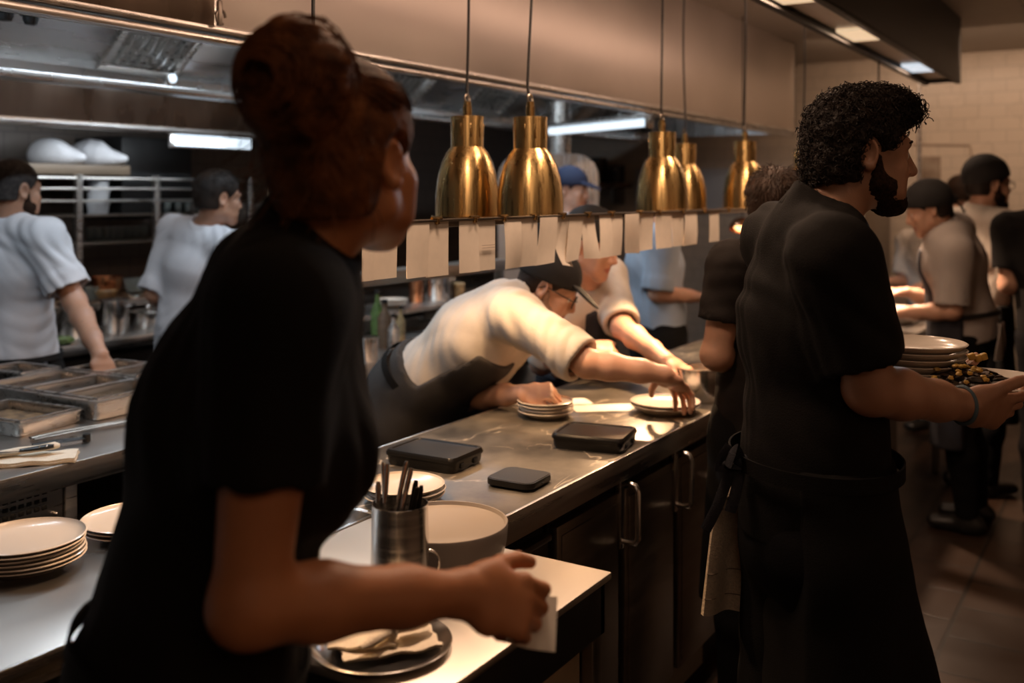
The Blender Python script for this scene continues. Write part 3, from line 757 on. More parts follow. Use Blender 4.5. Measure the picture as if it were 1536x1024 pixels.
# ------------------------------------------------------------------ overhead: island hood
hood = empty('extractor_hood', (3.2, 2.2, ZT), 'long stainless extractor hood over the cook line behind the brass lamps', 'extractor hood')
HB = (3.2, 2.2, ZT)
def part(mb, name, m, root, base, **k):
    o = mb.build(name, m, None, base, **k); o.location = (0, 0, 0); o.parent = root; return o
HX0, HX1 = -1.2, 7.49
part(MB().box((1.92, 2.20, 2.06), (HX1, 2.22, ZT), .004), 'face_panel', M['hood_face'], hood, HB)
part(MB().box((HX0, 2.165, 2.06), (1.90, 2.22, ZT), .004), 'corner_panel', M['steel_brown'], hood, HB)
part(MB().lathe([(0, 2.06), (.022, 2.06), (.022, ZT), (0, ZT)], (1.90, 2.187, 0), 20), 'corner_edge', M['steel'], hood, HB)
mb = MB().box((HX0, 2.165, 2.045), (HX1, 2.225, 2.066), .006).box((HX0, 2.175, 2.018), (HX1, 2.225, 2.04), .008)
part(mb, 'lip_trim', M['steel'], hood, HB)
part(MB().box((HX0, 3.52, 2.02), (HX1, 3.56, 2.30), .006).box((HX0, 3.44, 2.02), (HX1, 3.53, 2.05), .006), 'far_panel', M['steel_hood'], hood, HB)
part(MB().box((HX0, 2.22, 2.66), (HX1, 3.56, 2.70)), 'roof_panel', M['steel_hood'], hood, HB)
for x in (HX0, HX1-.03): part(MB().box((x, 2.2, 2.05), (x+.03, 3.56, 2.7)), 'end_panel', M['steel_hood'], hood, HB)
# filter bank: leans from low behind to high in front
sl = nrm(A(0, -.72, .60)); sn = nrm(A(0, -.60, -.72)); b0 = A(0, 3.47, 2.09)
FL = [(2.44, 2.82), (3.20, 3.62), (4.05, 4.47), (4.9, 5.32), (5.8, 6.2), (6.5, 6.9)]
edges = [HX0] + [e for f in FL for e in f] + [HX1]
for i in range(0, len(edges), 2):
    x0, x1 = edges[i], edges[i+1]; part(MB().obox(b0+sl*.46+A((x0+x1)/2, 0, 0), (1, 0, 0), sl, (x1-x0, .92, .012), .002), 'sloping_panel', M['steel_hood'], hood, HB)
for x0, x1 in FL:
    mb = MB(); c = b0+A((x0+x1)/2, 0, 0); w = x1-x0
    for dx in (-w/2+.015, w/2-.015): mb.obox(c+sl*.30+A(dx, 0, 0)+sn*.006, (1, 0, 0), sl, (.03, .56, .02), .003)
    for u in (.02, .58): mb.obox(c+sl*u+sn*.006, (1, 0, 0), sl, (w, .03, .02), .003)
    n = 7
    for k in range(n):
        dx = -w/2+.045+(w-.09)*k/(n-1); mb.obox(c+sl*.30+A(dx, 0, 0), (1, 0, .35), sl, ((w-.09)/n*.85, .54, .006), .002)
    mb.obox(c+sl*.30-sn*.03, (1, 0, 0), sl, (w, .6, .005))
    part(mb, 'baffle_filter', M['steel'], hood, HB)
# hanging cable clipped on the hood lip, cable behind the first lamp
for nm, px, py, lab in (('hanging_cable', 328, 60, 'thin steel cable hooked on the hood lip left of the hair bun'),):
    p = aty(px, py, 2.15); p[1] = 2.152; t = empty('hanging_cable', (p[0], p[1], 2.07), lab, 'cable'); mb = MB()
    part(MB().tube([(p[0], p[1]-.004, 2.12), (p[0]+.004, p[1]-.004, 2.3), (p[0]+.02, p[1]-.01, ZT)], .0025).tube([(p[0], p[1]-.004, 2.12), (p[0]+.02, p[1]-.004, 2.2), (p[0]+.03, p[1]-.01, ZT)], .003), 'wire', M['rubber'], t, (p[0], p[1], 2.07))
    mb.box((p[0]-.008, p[1]-.012, 2.06), (p[0]+.006, p[1], 2.13), .003)
    mb.tube([(p[0]+.004+.016*math.cos(a), p[1]-.006, 2.085+.02*math.sin(a)) for a in np.linspace(0, 5.2, 16)], .004)
    part(mb, 'hook', M['steel_dark'], t, (p[0], p[1], 2.07))
def nozzle(px):
    p = aty(px, 20, 2.95); t = empty('spray_nozzle', (p[0], 2.95, 2.13), 'black spray nozzle under the hood in the top left corner, %s one' % ('left' if px < 30 else 'right'), 'nozzle', 'nozzles under the hood')
    b = (p[0], 2.95, 2.13)
    part(MB().lathe([(0, 2.13), (.018, 2.13), (.024, 2.145), (.024, 2.165), (.014, 2.17), (.014, 2.19), (0, 2.19)], (p[0], 2.95, 0), 16).lathe([(.03, 2.155), (.034, 2.16), (.03, 2.165)], (p[0], 2.95, 0), 16, True), 'tip', M['black'], t, b)
    part(MB().tube([(p[0], 2.95, 2.19), (p[0], 2.95, 2.66)], .009), 'pipe', M['steel_dark'], t, b)
nozzle(8); nozzle(46)
# cross light under the hood and the small round light on its far edge
def tube_light(a, b, lab, r=.022, cat='light'):
    a, b = A(*a), A(*b); t = empty('tube_light', (a+b)/2, lab, cat); bs = (a+b)/2; u = nrm(b-a)
    part(MB().tube([a, b], r, 14), 'tube', M['tube_cool'], t, bs)
    part(MB().obox(bs+UP*(r+.014), u, np.cross(UP, u), (np.linalg.norm(b-a)+.06, .09, .02), .004).obox(a-u*.012, u, np.cross(UP, u), (.02, .05, .06), .004).obox(b+u*.012, u, np.cross(UP, u), (.02, .05, .06), .004), 'fitting', M['steel'], t, bs)
tube_light((5.05, 2.30, 1.99), (5.46, 3.15, 1.99), 'lit cool tube light hung across the hood above the white tickets')
q = atz(246, 119, 2.05) if False else aty(246, 119, 3.49)
t = empty('round_light', q, 'small round bright light on the far inner edge of the hood', 'light')
part(MB().ell(q+A(0, -.055, 0), (.02, .012, .02)), 'lens', M['tube_cool'], t, q); part(MB().lathe([(.021, 0), (.028, .004), (.028, .03), (0, .03)], q+A(0, -.055, 0), 20, axis=(0, 1, 0)), 'bezel', M['steel'], t, q)

# wall hood at the very back with shelf, and lit strip
WB = (1.2, 4.9, 2.3)
wh = empty('wall_hood', WB, 'brown-toned steel wall hood at the far left above the shelf of bundles', 'extractor hood')
part(MB().box((X0, 4.50, 1.96), (5.2, 4.52, ZT), .004).box((X0, 4.49, 2.16), (5.2, 4.5, 2.17)), 'face_panel', M['steel_brown'], wh, WB)
part(MB().box((X0, 4.47, 1.925), (5.22, 4.53, 1.96), .01), 'lip_trim', M['steel'], wh, WB)
part(MB().box((5.18, 4.52, 1.94), (5.2, Y1, ZT)), 'end_panel', M['steel_dark'], wh, WB)
mb = MB().box((3.66, 4.95, 1.45), (4.16, Y1-.005, 1.93), .01)
tag(mb.build('wall_cabinet', M['black'], None, (3.86, 5.2, 1.45)), 'black wall cabinet under the wall hood right of the cloth bundles', 'cabinet')
q = aty(320, 211, 4.62); t = empty('strip_light', q, 'pale lit strip light under the wall hood left of the waitress hair', 'light')
part(MB().box(q-A(.28, .02, .04), q+A(.28, .0, .04), .006), 'diffuser', M['tube_cool'], t, q); part(MB().box(q-A(.30, -.002, .05), A(q[0]+.30, q[1]+.028, 1.928), .004), 'backplate', M['steel'], t, q)

# soffit with recessed panels on the right
SB = (3, 1.09, ZT)
so = empty('lighting_soffit', SB, 'dark hanging soffit with square downlight panels at top right', 'soffit')
part(MB().box((-1.5, .978, 2.31), (6.93, .992, ZT), .003).box((-1.5, 1.188, 2.31), (6.93, 1.202, ZT), .003).box((6.915, .978, 2.31), (6.93, 1.202, ZT), .003).box((-1.5, .978, 2.30), (6.93, 1.012, 2.318), .003).box((-1.5, 1.168, 2.30), (6.93, 1.202, 2.318), .003), 'casing', M['plastic_grey'], so, SB)
mb = MB().box((-1.5, 1.0, 2.335), (6.92, 1.18, 2.345)); part(mb, 'soffit_board', M['hood_face'], so, SB)
for i, x in enumerate((1.6, 2.6, 3.62, 4.72, 6.15)):
    part(MB().box((x-.16, 1.02, 2.318), (x+.16, 1.16, 2.336), .004), 'downlight_panel', M['panel_cool' if i == 4 else 'panel_warm'], so, SB)

# ------------------------------------------------------------------ main pass counter
def worktop(name, lo, hi, m, lab, edge=.05, bright=True):
    lo, hi = A(*lo), A(*hi); b = ((lo+hi)/2); b[2] = lo[2]; t = empty(name, b, lab, 'worktop')
    part(MB().box((lo[0]+.004, lo[1]+.004, .872), (hi[0]-.004, hi[1]-.004, .90), .003), 'slab', M[m], t, b)
    e = MB(); z0 = .90-edge
    e.box((lo[0], lo[1]-.006, z0), (hi[0], lo[1]+.004, .9012), .0035).box((lo[0], hi[1]-.004, z0), (hi[0], hi[1]+.006, .9012), .0035).box((hi[0]-.004, lo[1]-.004, z0), (hi[0]+.006, hi[1]+.004, .9012), .0035).box((lo[0]-.006, lo[1]-.004, z0), (lo[0]+.004, hi[1]+.004, .9012), .0035)
    part(e, 'edge_band', M['steel'], t, b); return t
worktop('worktop', (1.70, 1.17, .84), (6.25, 1.78, .9), 'stone', 'long dark veined stone worktop of the pass with a steel edge', .065)
units = []
def unit(x0, x1, lab, style, grille=False):
    b = ((x0+x1)/2, 1.45, .0); t = empty('refrigerated_cabinet', b, lab, 'cabinet', 'cabinets under the pass')
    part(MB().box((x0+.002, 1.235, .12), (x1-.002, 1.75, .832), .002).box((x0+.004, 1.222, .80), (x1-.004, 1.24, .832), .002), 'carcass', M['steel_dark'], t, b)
    mb = MB().box((x0+.004, 1.27, .0), (x1-.004, 1.72, .12))
    part(mb, 'plinth', M['black'], t, b)
    if grille:
        g = MB()
        for k in range(7): g.obox((x0+x1)/2*A(1, 0, 0)+A(0, 1.258, .022+.014*k), (1, 0, 0), (0, .5, .85), (x1-x0-.05, .012, .004))
        part(g, 'vent_grille', M['steel_dark'], t, b)
    if style == 'drawer':
        for z0, z1 in ((.50, .785), (.14, .485)):
            d = part(MB().box((x0+.01, 1.205, z0), (x1-.016, 1.236, z1), .006).box((x0+.01, 1.195, z1-.016), (x1-.016, 1.208, z1), .004), 'drawer_front', M['steel_dark'], t, b)
            h = MB().box((x0+.012, 1.222, z1), (x1-.018, 1.236, z1+.022)); o = h.build('pull_slot', M['black'], None, b); o.location = (0, 0, 0); o.parent = d
    else:
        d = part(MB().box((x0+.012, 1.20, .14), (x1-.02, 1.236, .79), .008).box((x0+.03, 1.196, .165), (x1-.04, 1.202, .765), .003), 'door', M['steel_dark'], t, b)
        s = MB().box((x0+.002, 1.225, .13), (x1-.004, 1.238, .80)); o = s.build('door_seal', M['black'], None, b); o.location = (0, 0, 0); o.parent = d
        hx = x1-.026; pts = [(hx, 1.20, .815), (hx, 1.172, .82), (hx, 1.150, .815), (hx, 1.142, .80), (hx, 1.142, .70), (hx, 1.142, .675), (hx, 1.150, .662), (hx, 1.172, .66), (hx, 1.20, .662)]
        h = MB().tube(pts, .0085, 10).box((hx-.012, 1.188, .64), (hx+.012, 1.20, .835), .003); o = h.build('handle', M['steel_pot'], None, b); o.location = (0, 0, 0); o.parent = d
unit(1.72, 2.095, 'drawer cabinet under the pass behind the white bowl', 'drawer')
unit(2.10, 2.472, 'cabinet whose door has a bright bar handle, below the flat dark device', 'door')
unit(2.477, 2.848, 'cabinet with a plain dark door behind the linen towel, below the large black box', 'door', True)
unit(2.853, 3.224, 'cabinet with a bar handle beside the knot of the waiter apron', 'door', True)
unit(3.229, 3.60, 'cabinet under the pass behind the waiter in the dark tee', 'door')
mb = MB()
tag(MB().box((3.61, 1.23, 0), (6.24, 1.75, .832), .004).build('counter_base', M['steel_dark'], None, (4.9, 1.45, 0)), 'plain dark base carrying the far end of the pass', 'cabinet')
# plating ledge at the far end
pl = worktop('plating_ledge', (4.75, .96, .84), (6.2, 1.155, .9), 'steel_worktop', 'steel plating ledge lit by a heat lamp at the far right chefs', .05)
for x in (4.8, 6.15): part(MB().box((x-.02, .98, .0), (x+.02, 1.02, .872), .003), 'leg', M['steel_dark'], pl, tuple(pl.location))
# near counter on the left and the table in front of the waitress
worktop('worktop', (-.8, 1.42, .84), (1.69, 1.88, .9), 'steel_worktop', 'brushed steel worktop at lower left carrying two plate stacks', .045)
tag(MB().box((-.78, 1.50, 0), (1.68, 1.84, .852), .004).build('counter_base', M['black'], None, (.4, 1.6, 0)), 'black base under the lower left steel worktop', 'cabinet')
TB = (1.38, 1.1, 0)
tt = empty('serving_table', TB, 'steel-topped serving table with the cutlery jug and big white bowl', 'table')
part(MB().box((1.10, .83, .886), (1.665, 1.41, .90), .003), 'table_top', M['table_steel'], tt, TB)
part(MB().box((1.105, .842, .787), (1.66, .86, .887), .002).box((1.642, .842, .787), (1.66, 1.40, .887), .002).box((1.105, .842, .787), (1.12, 1.40, .887), .002), 'apron_rail', M['black'], tt, TB)
for x in (1.125, 1.635):
    for y in (.865, 1.37): part(MB().box((x-.02, y-.02, 0), (x+.02, y+.02, .80), .003), 'leg', M['steel_dark'], tt, TB)
part(MB().box((1.15, .868, .08), (1.61, .880, .785), .002), 'front_panel', M['cream_panel'], tt, TB)
part(MB().box((1.12, .86, .06), (1.64, 1.38, .08), .002), 'shelf', M['steel_dark'], tt, TB)

# ------------------------------------------------------------------ cook line island and back counter
IB = (1.8, 2.9, 0)
worktop('worktop', (X0+.4, 2.36, .84), (4.55, 3.46, .9), 'steel_worktop', 'long steel cook line worktop with trays behind the waitress', .06)
isl = empty('cook_line_base', IB, 'steel cook line base with a perforated vent panel and open bay, far left', 'cabinet')
part(MB().box((X0+.42, 2.75, 0), (4.53, 3.42, .838)), 'carcass', M['black'], isl, IB)
part(MB().box((X0+.42, 2.40, .735), (1.595, 2.42, .839), .003), 'front_panel', M['steel'], isl, IB)
part(MB().box((X0+.42, 2.405, .10), (1.595, 2.42, .70), .003).box((X0+.42, 2.42, .1), (1.595, 2.75, .12)).box((X0+.42, 2.40, .70), (1.595, 2.43, .728), .003), 'lower_panel', M['steel_dark'], isl, IB)
mb = MB()
for r in range(3):
    for k in range(14):
        x = 1.535-.021*k; z = .823-.020*r
        if r == 0 and k == 0: mb.box((x+.022, 2.3975, z+.003), (x+.044, 2.401, z+.010))
        mb.box((x, 2.3975, z), (x+.014, 2.401, z+.011), .002)
part(mb, 'vent_slots', M['black'], isl, IB)
part(MB().ell((1.572, 2.397, .765), (.006, .006, .006)), 'screw', M['steel_pot'], isl, IB)
for x in (1.617, 2.25, 3.4): part(MB().box((x-.018, 2.395, 0), (x+.018, 2.44, .838), .004), 'post', M['steel'], isl, IB)
part(MB().box((1.635, 2.40, .685), (4.5, 2.44, .72), .004).box((1.635, 2.40, .685), (4.5, 2.75, .70), .002), 'shelf', M['steel_dark'], isl, IB)
# raised shelf on the island
worktop('worktop', (X0+.4, 4.17, .84), (7.4, Y1-.02, .9), 'steel_worktop', 'steel worktop along the back wall with two stock pots', .05)
tag(MB().box((X0+.42, 4.24, 0), (7.38, Y1-.03, .848)).build('counter_base', M['black'], None, (2.5, 4.8, 0)), 'black base under the back wall worktop', 'cabinet')
RB = (2.6, 4.9, 0.9)
rs = empty('riser_shelf', RB, 'low tan shelf with bowls along the back worktop', 'shelf')
part(MB().box((1.2, 4.52, 1.015), (4.6, 5.1, 1.035), .004), 'board', M['wood'], rs, RB)
part(MB().box((1.2, 4.515, 1.008), (4.6, 4.52, 1.04), .001), 'edge_strip', M['steel'], rs, RB)
for x in (1.25, 2.9, 4.5): part(MB().box((x, 4.6, .9015), (x+.03, 5.0, 1.015)), 'bracket', M['steel_dark'], rs, RB)
GB = (3.5, 4.8, .9)
gs = empty('shelving_rack', GB, 'steel post rack with glass shelves behind the two chefs at left', 'shelf')
for x in (2.55, 3.25, 3.745, 4.45): part(MB().box((x-.018, 4.74, 1.036), (x+.018, 4.776, 1.70), .004), 'post', M['steel'], gs, GB)
for z in (1.325, 1.475): part(MB().box((2.5, 4.76, z), (4.5, 5.10, z+.010), .002), 'shelf_board', M['steel_dark'], gs, GB)
for z in (1.56, 1.625, 1.68): part(MB().tube([(2.5, 4.75, z), (4.5, 4.75, z)], .008, 8), 'rail', M['steel'], gs, GB)
SBs = (1.6, 5.1, 1.7)
ws = empty('wall_shelf', SBs, 'thick steel wall shelf holding the white cloth bundles, upper left', 'shelf')
part(MB().box((X0+.3, 4.82, 1.70), (3.62, Y1-.005, 1.755), .004), 'board', M['shelf_tan'], ws, SBs)
for x in (1.6, 2.4, 3.2): part(MB().prism([(x, 5.38, 1.70), (x, 5.38, 1.45), (x, 4.95, 1.70)], (.02, 0, 0)), 'bracket', M['steel_dark'], ws, SBs)
for lo, hi, lab in ((50, 120, 'left white cloth bundle heaped on the upper left wall shelf'), (112, 182, 'right white cloth bundle with a folded end on the upper left wall shelf')):
    a, b = aty(lo, 244, 4.98), aty(hi, 244, 4.98); c = (a+b)/2; c[2] = 1.755
    F = Field(c-A(.35, .35, .05), c+A(.35, .35, .3), .012); w = abs(b[0]-a[0])/2
    w *= .88; F.op(ell(c+A(0, .05, .05), (w*.9, .15, .075)), .01).op(ell(c+A(-w*.3, .02, .09), (w*.5, .12, .05)), .05).op(ell(c+A(w*.5, -.05, .04), (w*.42, .1, .04)), .04); F.cut(c, -UP)
    V, Q = F.mesh(1); V = folds(V, normals(V, Q), .012, 22, lo, A(1, .3, 0)); V[:, 2] = np.maximum(V[:, 2], 1.7555)
    tag(qmesh('cloth_bundle', V, Q, M['bag'], None, c), lab, 'cloth', 'cloth bundles on the wall shelf')

# dome oven, chimney, shelf and board on the end wall
OB = (5.75, 3.35, 0)
ov = empty('oven', OB, 'pale steel oven with a rounded hood top behind the two front lamps', 'oven')
prof = [(-.32, 1.05)]+[(-.32+.0, 1.70)]+[(-.32+.14-.14*math.cos(a), 1.70+.15*math.sin(a)) for a in np.linspace(0, math.pi/2, 8)]+[(.32-.14+.14*math.sin(a), 1.70+.15*math.cos(a)) for a in np.linspace(0, math.pi/2, 8)]+[(.32, 1.05)]
ov_dir = RT; base = A(5.75, 3.35, 0)
part(MB().prism([base+ov_dir*u+UP*z-FW*.3 for u, z in prof], FW*.6), 'hood_top', M['steel_hood'], ov, OB)
part(MB().obox(base+UP*.52, RT, FW, (.64, .6, 1.04), .01), 'cabinet_body', M['steel_dark'], ov, OB)
part(MB().obox(base+UP*1.40-FW*.303, RT, FW, (.5, .01, .36), .004), 'oven_door', M['black'], ov, OB)
tag(MB().lathe([(.0, 1.86), (.08, 1.86), (.08, 2.2), (0, 2.2)], at(838, 200, 6.6)*A(1, 1, 0), 24).build('flue_pipe', M['steel'], None, at(838, 200, 6.6)*A(1, 1, 0)+A(0, 0, 1.86)), 'vertical steel flue pipe rising behind the two front lamps', 'pipe')
EB = (8.6, 4.5, 1.68)
es = empty('wall_shelf', EB, 'pale wall shelf on the far end wall carrying dark pans', 'shelf')
part(MB().box((8.35, 4.12, 1.66), (8.695, 5.0, 1.70), .004), 'board', M['wood'], es, EB); [part(MB().box((8.45, y, 1.5), (8.695, y+.03, 1.66)), 'bracket', M['steel_dark'], es, EB) for y in (4.2, 4.9)]
for k, (px, r, h) in enumerate(((897, .085, .24), (925, .075, .16))):
    p = aty(px, 270, 4.3); d = 8.52/(FW[0]+RT[0]*(px-HX)/FPX); p = at(px, 270, d); p[2] = 1.70
    t = empty('pan', p, ('tall', 'low')[k]+' black pan on the far wall shelf', 'pan', 'black pans on the far wall shelf')
    part(MB().lathe([(0, 1.70), (r*.92, 1.70), (r, 1.71), (r, 1.70+h), (r-.006, 1.70+h), (r-.008, 1.712), (0, 1.712)], (p[0], p[1], 0), 28), 'pan_body', M['black'], t, p)
    part(MB().tube([(p[0]-r*.9, p[1]-.03, 1.70+h*.8), (p[0]-r-.04, p[1]-.02, 1.70+h*.82), (p[0]-r-.04, p[1]+.02, 1.70+h*.82), (p[0]-r*.9, p[1]+.03, 1.70+h*.8)], .008), 'handle', M['steel_dark'], t, p)
tag(MB().box((8.675, 3.05, 1.42), (8.699, 4.08, 1.83), .006).build('whiteboard', M['plastic_pale'], None, (8.69, 3.56, 1.42)), 'pale blank board on the end wall behind the third brass lamp', 'board')
tag(MB().box((8.682, 1.38, 1.66), (8.699, 1.52, 1.90), .003).build('poster', mat('brown poster print', (.20, .13, .09), .6, 0, col2=(.34, .27, .20), vscale=9), None, (8.69, 1.45, 1.66)), 'small brown print on the end wall beside the bearded waiter face', 'poster')
# steel pole and thin conduit by the waiter's face
p = at(1379, 290, 7.2); tag(MB().lathe([(0, 0), (.014, 0), (.014, ZT), (0, ZT)], (p[0], p[1], 0), 14).build('steel_pole', M['steel'], None, (p[0], p[1], 0)), 'thin upright steel pole just beyond the bearded waiter nose', 'pole')
def endpt(px, py):
    d = 8.69/(FW[0]+RT[0]*(px-HX)/FPX); return at(px, py, d)
tag(MB().tube([endpt(1368, 217), endpt(1380, 217), endpt(1455, 218), endpt(1457, 235)], .007).build('wall_conduit', M['plaster'], None, endpt(1420, 218)), 'thin conduit run along the end wall tiles above the black caps', 'conduit')
# equipment block at the far right end
KB = (8.15, 2.2, 0)
ke = empty('oven', KB, 'dark oven block with steel doors at the far end past the waiter', 'oven')
part(MB().box((7.75, 1.76, .0), (8.66, 2.62, 1.55), .02), 'oven_body', M['steel_dark'], ke, KB)
for z0, z1 in ((.45, .95), (1.0, 1.48)):
    d = part(MB().box((7.72, 1.80, z0), (7.752, 2.58, z1), .006), 'oven_door', M['steel'], ke, KB)
    o = MB().tube([(7.72, 1.86, z1-.05), (7.685, 1.86, z1-.05), (7.685, 2.52, z1-.05), (7.72, 2.52, z1-.05)], .01).build('handle', M['steel_pot'], None, KB); o.location = (0, 0, 0); o.parent = d

# ------------------------------------------------------------------ heat lamps
def make_lamp(x, y, dz, lab, k):
    z0 = 1.523+dz; b = (x, y, z0); t = empty('heat_lamp', b, lab, 'heat lamp', 'brass heat lamps over the pass')
    pr = [(.0955, 0), (.0965, .012), (.096, .05), (.093, .09), (.087, .125), (.077, .16), (.064, .188), (.050, .205), (.0485, .208)]
    inner = [(r-.003, z) for r, z in pr][::-1]
    part(MB().lathe([(r, z0+z) for r, z in pr+inner], (x, y, 0), 64, True), 'shade', M['brass'], t, b)
    part(MB().lathe([(.092, z0-.004), (.111, z0-.004), (.111, z0), (.092, z0)], (x, y, 0), 64, True), 'rim_flange', M['brass_polished'], t, b)
    nk = MB().lathe([(.0, z0+.203), (.0495, z0+.205), (.0495, z0+.288), (.0505, z0+.289), (.0505, z0+.297), (.047, z0+.298), (.0, z0+.298)], (x, y, 0), 48)
    s = nk; s.cur = 1
    for j in range(10):
        a = 2*math.pi*j/10+.2; c = A(x, y, z0+.255)+A(math.cos(a), math.sin(a), 0)*.0492; s.obox(c, (math.cos(a), math.sin(a), 0), (-math.sin(a), math.cos(a), 0), (.003, .006, .042), .0012)
    part(nk, 'neck', [M['brass'], M['brass_polished']], t, b)
    part(MB().lathe([(0, z0+.297), (.0135, z0+.297), (.0135, z0+.328), (.0115, z0+.330), (.0115, z0+.342), (0, z0+.344)], (x, y, 0), 24), 'cable_socket', M['brass_polished'], t, b)
    part(MB().tube([(x+.011*math.cos(a), y+.002*math.sin(a*.5), z0+.352+.012*math.sin(a)) for a in np.linspace(-1.2, 4.6, 18)], .0035, 8), 'cord_grip', M['steel_dark'], t, b)
    rs_ = random.Random(k); w = [rs_.uniform(-.010, .010) for _ in range(4)]
    zz = np.linspace(z0+.343, ZT, 22)
    part(MB().tube([(x+w[0]*math.sin((z-z0)*5)*(1 if i else 0), y+w[1]*math.sin((z-z0)*6)*(1 if i else 0), z) for i, z in enumerate(zz)], .0042, 8), 'cord', M['rubber'], t, b)
    part(MB().lathe([(0, ZT-.03), (.04, ZT-.03), (.045, ZT-.005), (.045, ZT-.001), (0, ZT-.001)], (x, y, 0), 24), 'ceiling_rose', M['brass'], t, b)
    bl = MB().ell((x, y, z0+.105), (.042, .042, .05)).lathe([(0, z0+.14), (.02, z0+.11), (.02, z0+.203), (0, z0+.203)], (x, y, 0), 16)
    part(bl, 'bulb', M['bulb'], t, b); return t
LAMPS = [(1.58, 1.50, 0, 'brass heat lamp behind the head of the waitress'), (2.48, 1.50, 0, 'second brass heat lamp from the waitress, sharp and in front of its pair'),
         (2.47, 1.715, .01, 'brass heat lamp just behind the sharp front one, beside the waitress face'), (3.42, 1.50, .005, 'brass heat lamp over the hands at the plate, cord loop on top'),
         (4.17, 1.72, 0, 'brass heat lamp mostly hidden behind the one over the plate'), (4.33, 1.50, .012, 'brass heat lamp left of the back of the short-haired waiter head'),
         (5.25, 1.50, .012, 'farthest brass heat lamp above the short-haired waiter head')]
for k, (x, y, dz, lab) in enumerate(LAMPS): make_lamp(x, y, dz, lab, k)
# small lit copper lamp far behind
q = at(1112, 344, 6.3); t = empty('copper_lamp', q, 'small lit copper lamp glowing beside the short-haired waiter ear', 'lamp')
part(MB().lathe([(.075, 0), (.07, .03), (.05, .06), (.02, .075), (0, .078), (.0, .072), (.018, .07), (.046, .055), (.066, .027), (.071, 0)], q, 32, axis=nrm(A(.35, .1, 1))), 'shade', M['copper'], t, q)
part(MB().ell(q+A(0, 0, .018), (.045, .045, .03)), 'bulb', M['bulb'], t, q)
part(MB().tube([q+A(.02, .0, .07), q+A(.03, 0, .2), (q[0]+.03, q[1], ZT)], .004), 'cord', M['rubber'], t, q)
# heat lamp over the far plating ledge (hidden behind the waiter head)
hl = at(1318, 250, 5.25)
tl = empty('heat_lamp', hl, 'heat lamp over the plating ledge, behind the bearded waiter head', 'heat lamp')
part(MB().lathe([(.095, 0), (.09, .10), (.06, .18), (.04, .2), (.04, .28), (0, .28), (0, .27), (.035, .27), (.035, .2), (.056, .175), (.086, .1), (.091, 0)], hl, 32), 'shade', M['brass'], tl, hl)
part(MB().ell(hl+A(0, 0, .06), (.04, .04, .05)), 'bulb', M['bulb'], tl, hl); part(MB().tube([hl+UP*.28, A(hl[0], hl[1], 2.302)], .005), 'cord', M['rubber'], tl, hl)

# ------------------------------------------------------------------ ticket rail and tickets
RY = 1.36; TRB = (2.5, RY+.1, .9)
tr = empty('ticket_rail', TRB, 'long dark order rail with brass clips running under the lamps', 'ticket rail')
part(MB().box((1.42, RY+.002, 1.522), (5.65, RY+.016, 1.541), .002).box((1.42, RY-.016, 1.536), (5.65, RY+.016, 1.5415), .002), 'rail', M['steel_dark'], tr, TRB)
OSB = (3.35, 2.6, .9)
osf = empty('over_shelf', OSB, 'dark narrow shelf on posts above the cook line, below the tickets at left', 'shelf')
part(MB().box((2.62, 2.45, 1.250), (4.08, 2.72, 1.282), .003).box((2.62, 2.44, 1.262), (4.08, 2.45, 1.300), .002), 'board', M['steel_dark'], osf, OSB)
for x in (2.66, 4.04): part(MB().box((x-.018, 2.60, .9016), (x+.018, 2.636, 1.251), .003), 'post', M['steel_dark'], osf, OSB)
for x in (1.45, 5.6):
    part(MB().box((x-.018, RY+.088, .9016), (x+.018, RY+.124, 1.535), .003), 'post', M['steel_dark'], tr, TRB); part(MB().box((x-.012, RY+.01, 1.524), (x+.012, RY+.1, 1.536), .002), 'bracket', M['steel_dark'], tr, TRB)
for x in (1.66, 1.82, 1.97, 2.1, 2.25, 2.4, 2.55, 2.7, 2.9, 3.05, 3.25, 3.45, 3.7): part(MB().tube([(x-.018, RY-.012, 1.543), (x+.018, RY-.012, 1.543)], .0045, 8).box((x-.005, RY-.019, 1.530), (x+.005, RY-.010, 1.544), .002), 'clip', M['brass_polished'], tr, TRB)
TK = [(536, 554, 421, 0, 0), (551, 592, 418, 0, .3), (603, 637, 416, 0, .2), (637, 670, 414, 0, .1), (683, 712, 408, 0, .2), (712, 740, 405, 0, .0), (750, 776, 402, .0, .6), (777, 803, 399, .0, .2), (803, 829, 395, .2, .5),
      (826, 850, 400, -.55, .9), (849, 870, 391, .35, .5), (871, 891, 388, -.2, .6), (894, 913, 385, .1, .4), (913, 931, 383, 0, .3), (931, 952, 380, -.25, .5), (957, 978, 375, .2, .4), (978, 1003, 372, 0, .3), (1006, 1024, 369, 0, .3), (1023, 1041, 367, .2, .5), (1062, 1076, 362, 0, .2)]
places = ['half hidden behind the chin of the waitress', 'right of the waitress chin', 'left half of the first separated pair', 'right half of the first separated pair', 'left half of the pair under the rear lamp', 'right half of the pair under the rear lamp, with grey print',
          'straight, just right of the gap under the rear lamp', 'straight, under the left edge of the sharp lamp', 'leaning, under the middle of the sharp lamp', 'swung to the left and hanging lowest above the black bill cap', 'curled, right of the sharp lamp rim', 'swung, left of the gap over the apron chef chin',
          'over the chin of the apron chef', 'right of the chin of the apron chef', 'slanted, left of the gap before the lamp over the plate', 'left of three under the lamp over the plate', 'middle of three under the lamp over the plate', 'right of three under the lamp over the plate', 'right end of the continuous row', 'single one hanging apart at the far end']
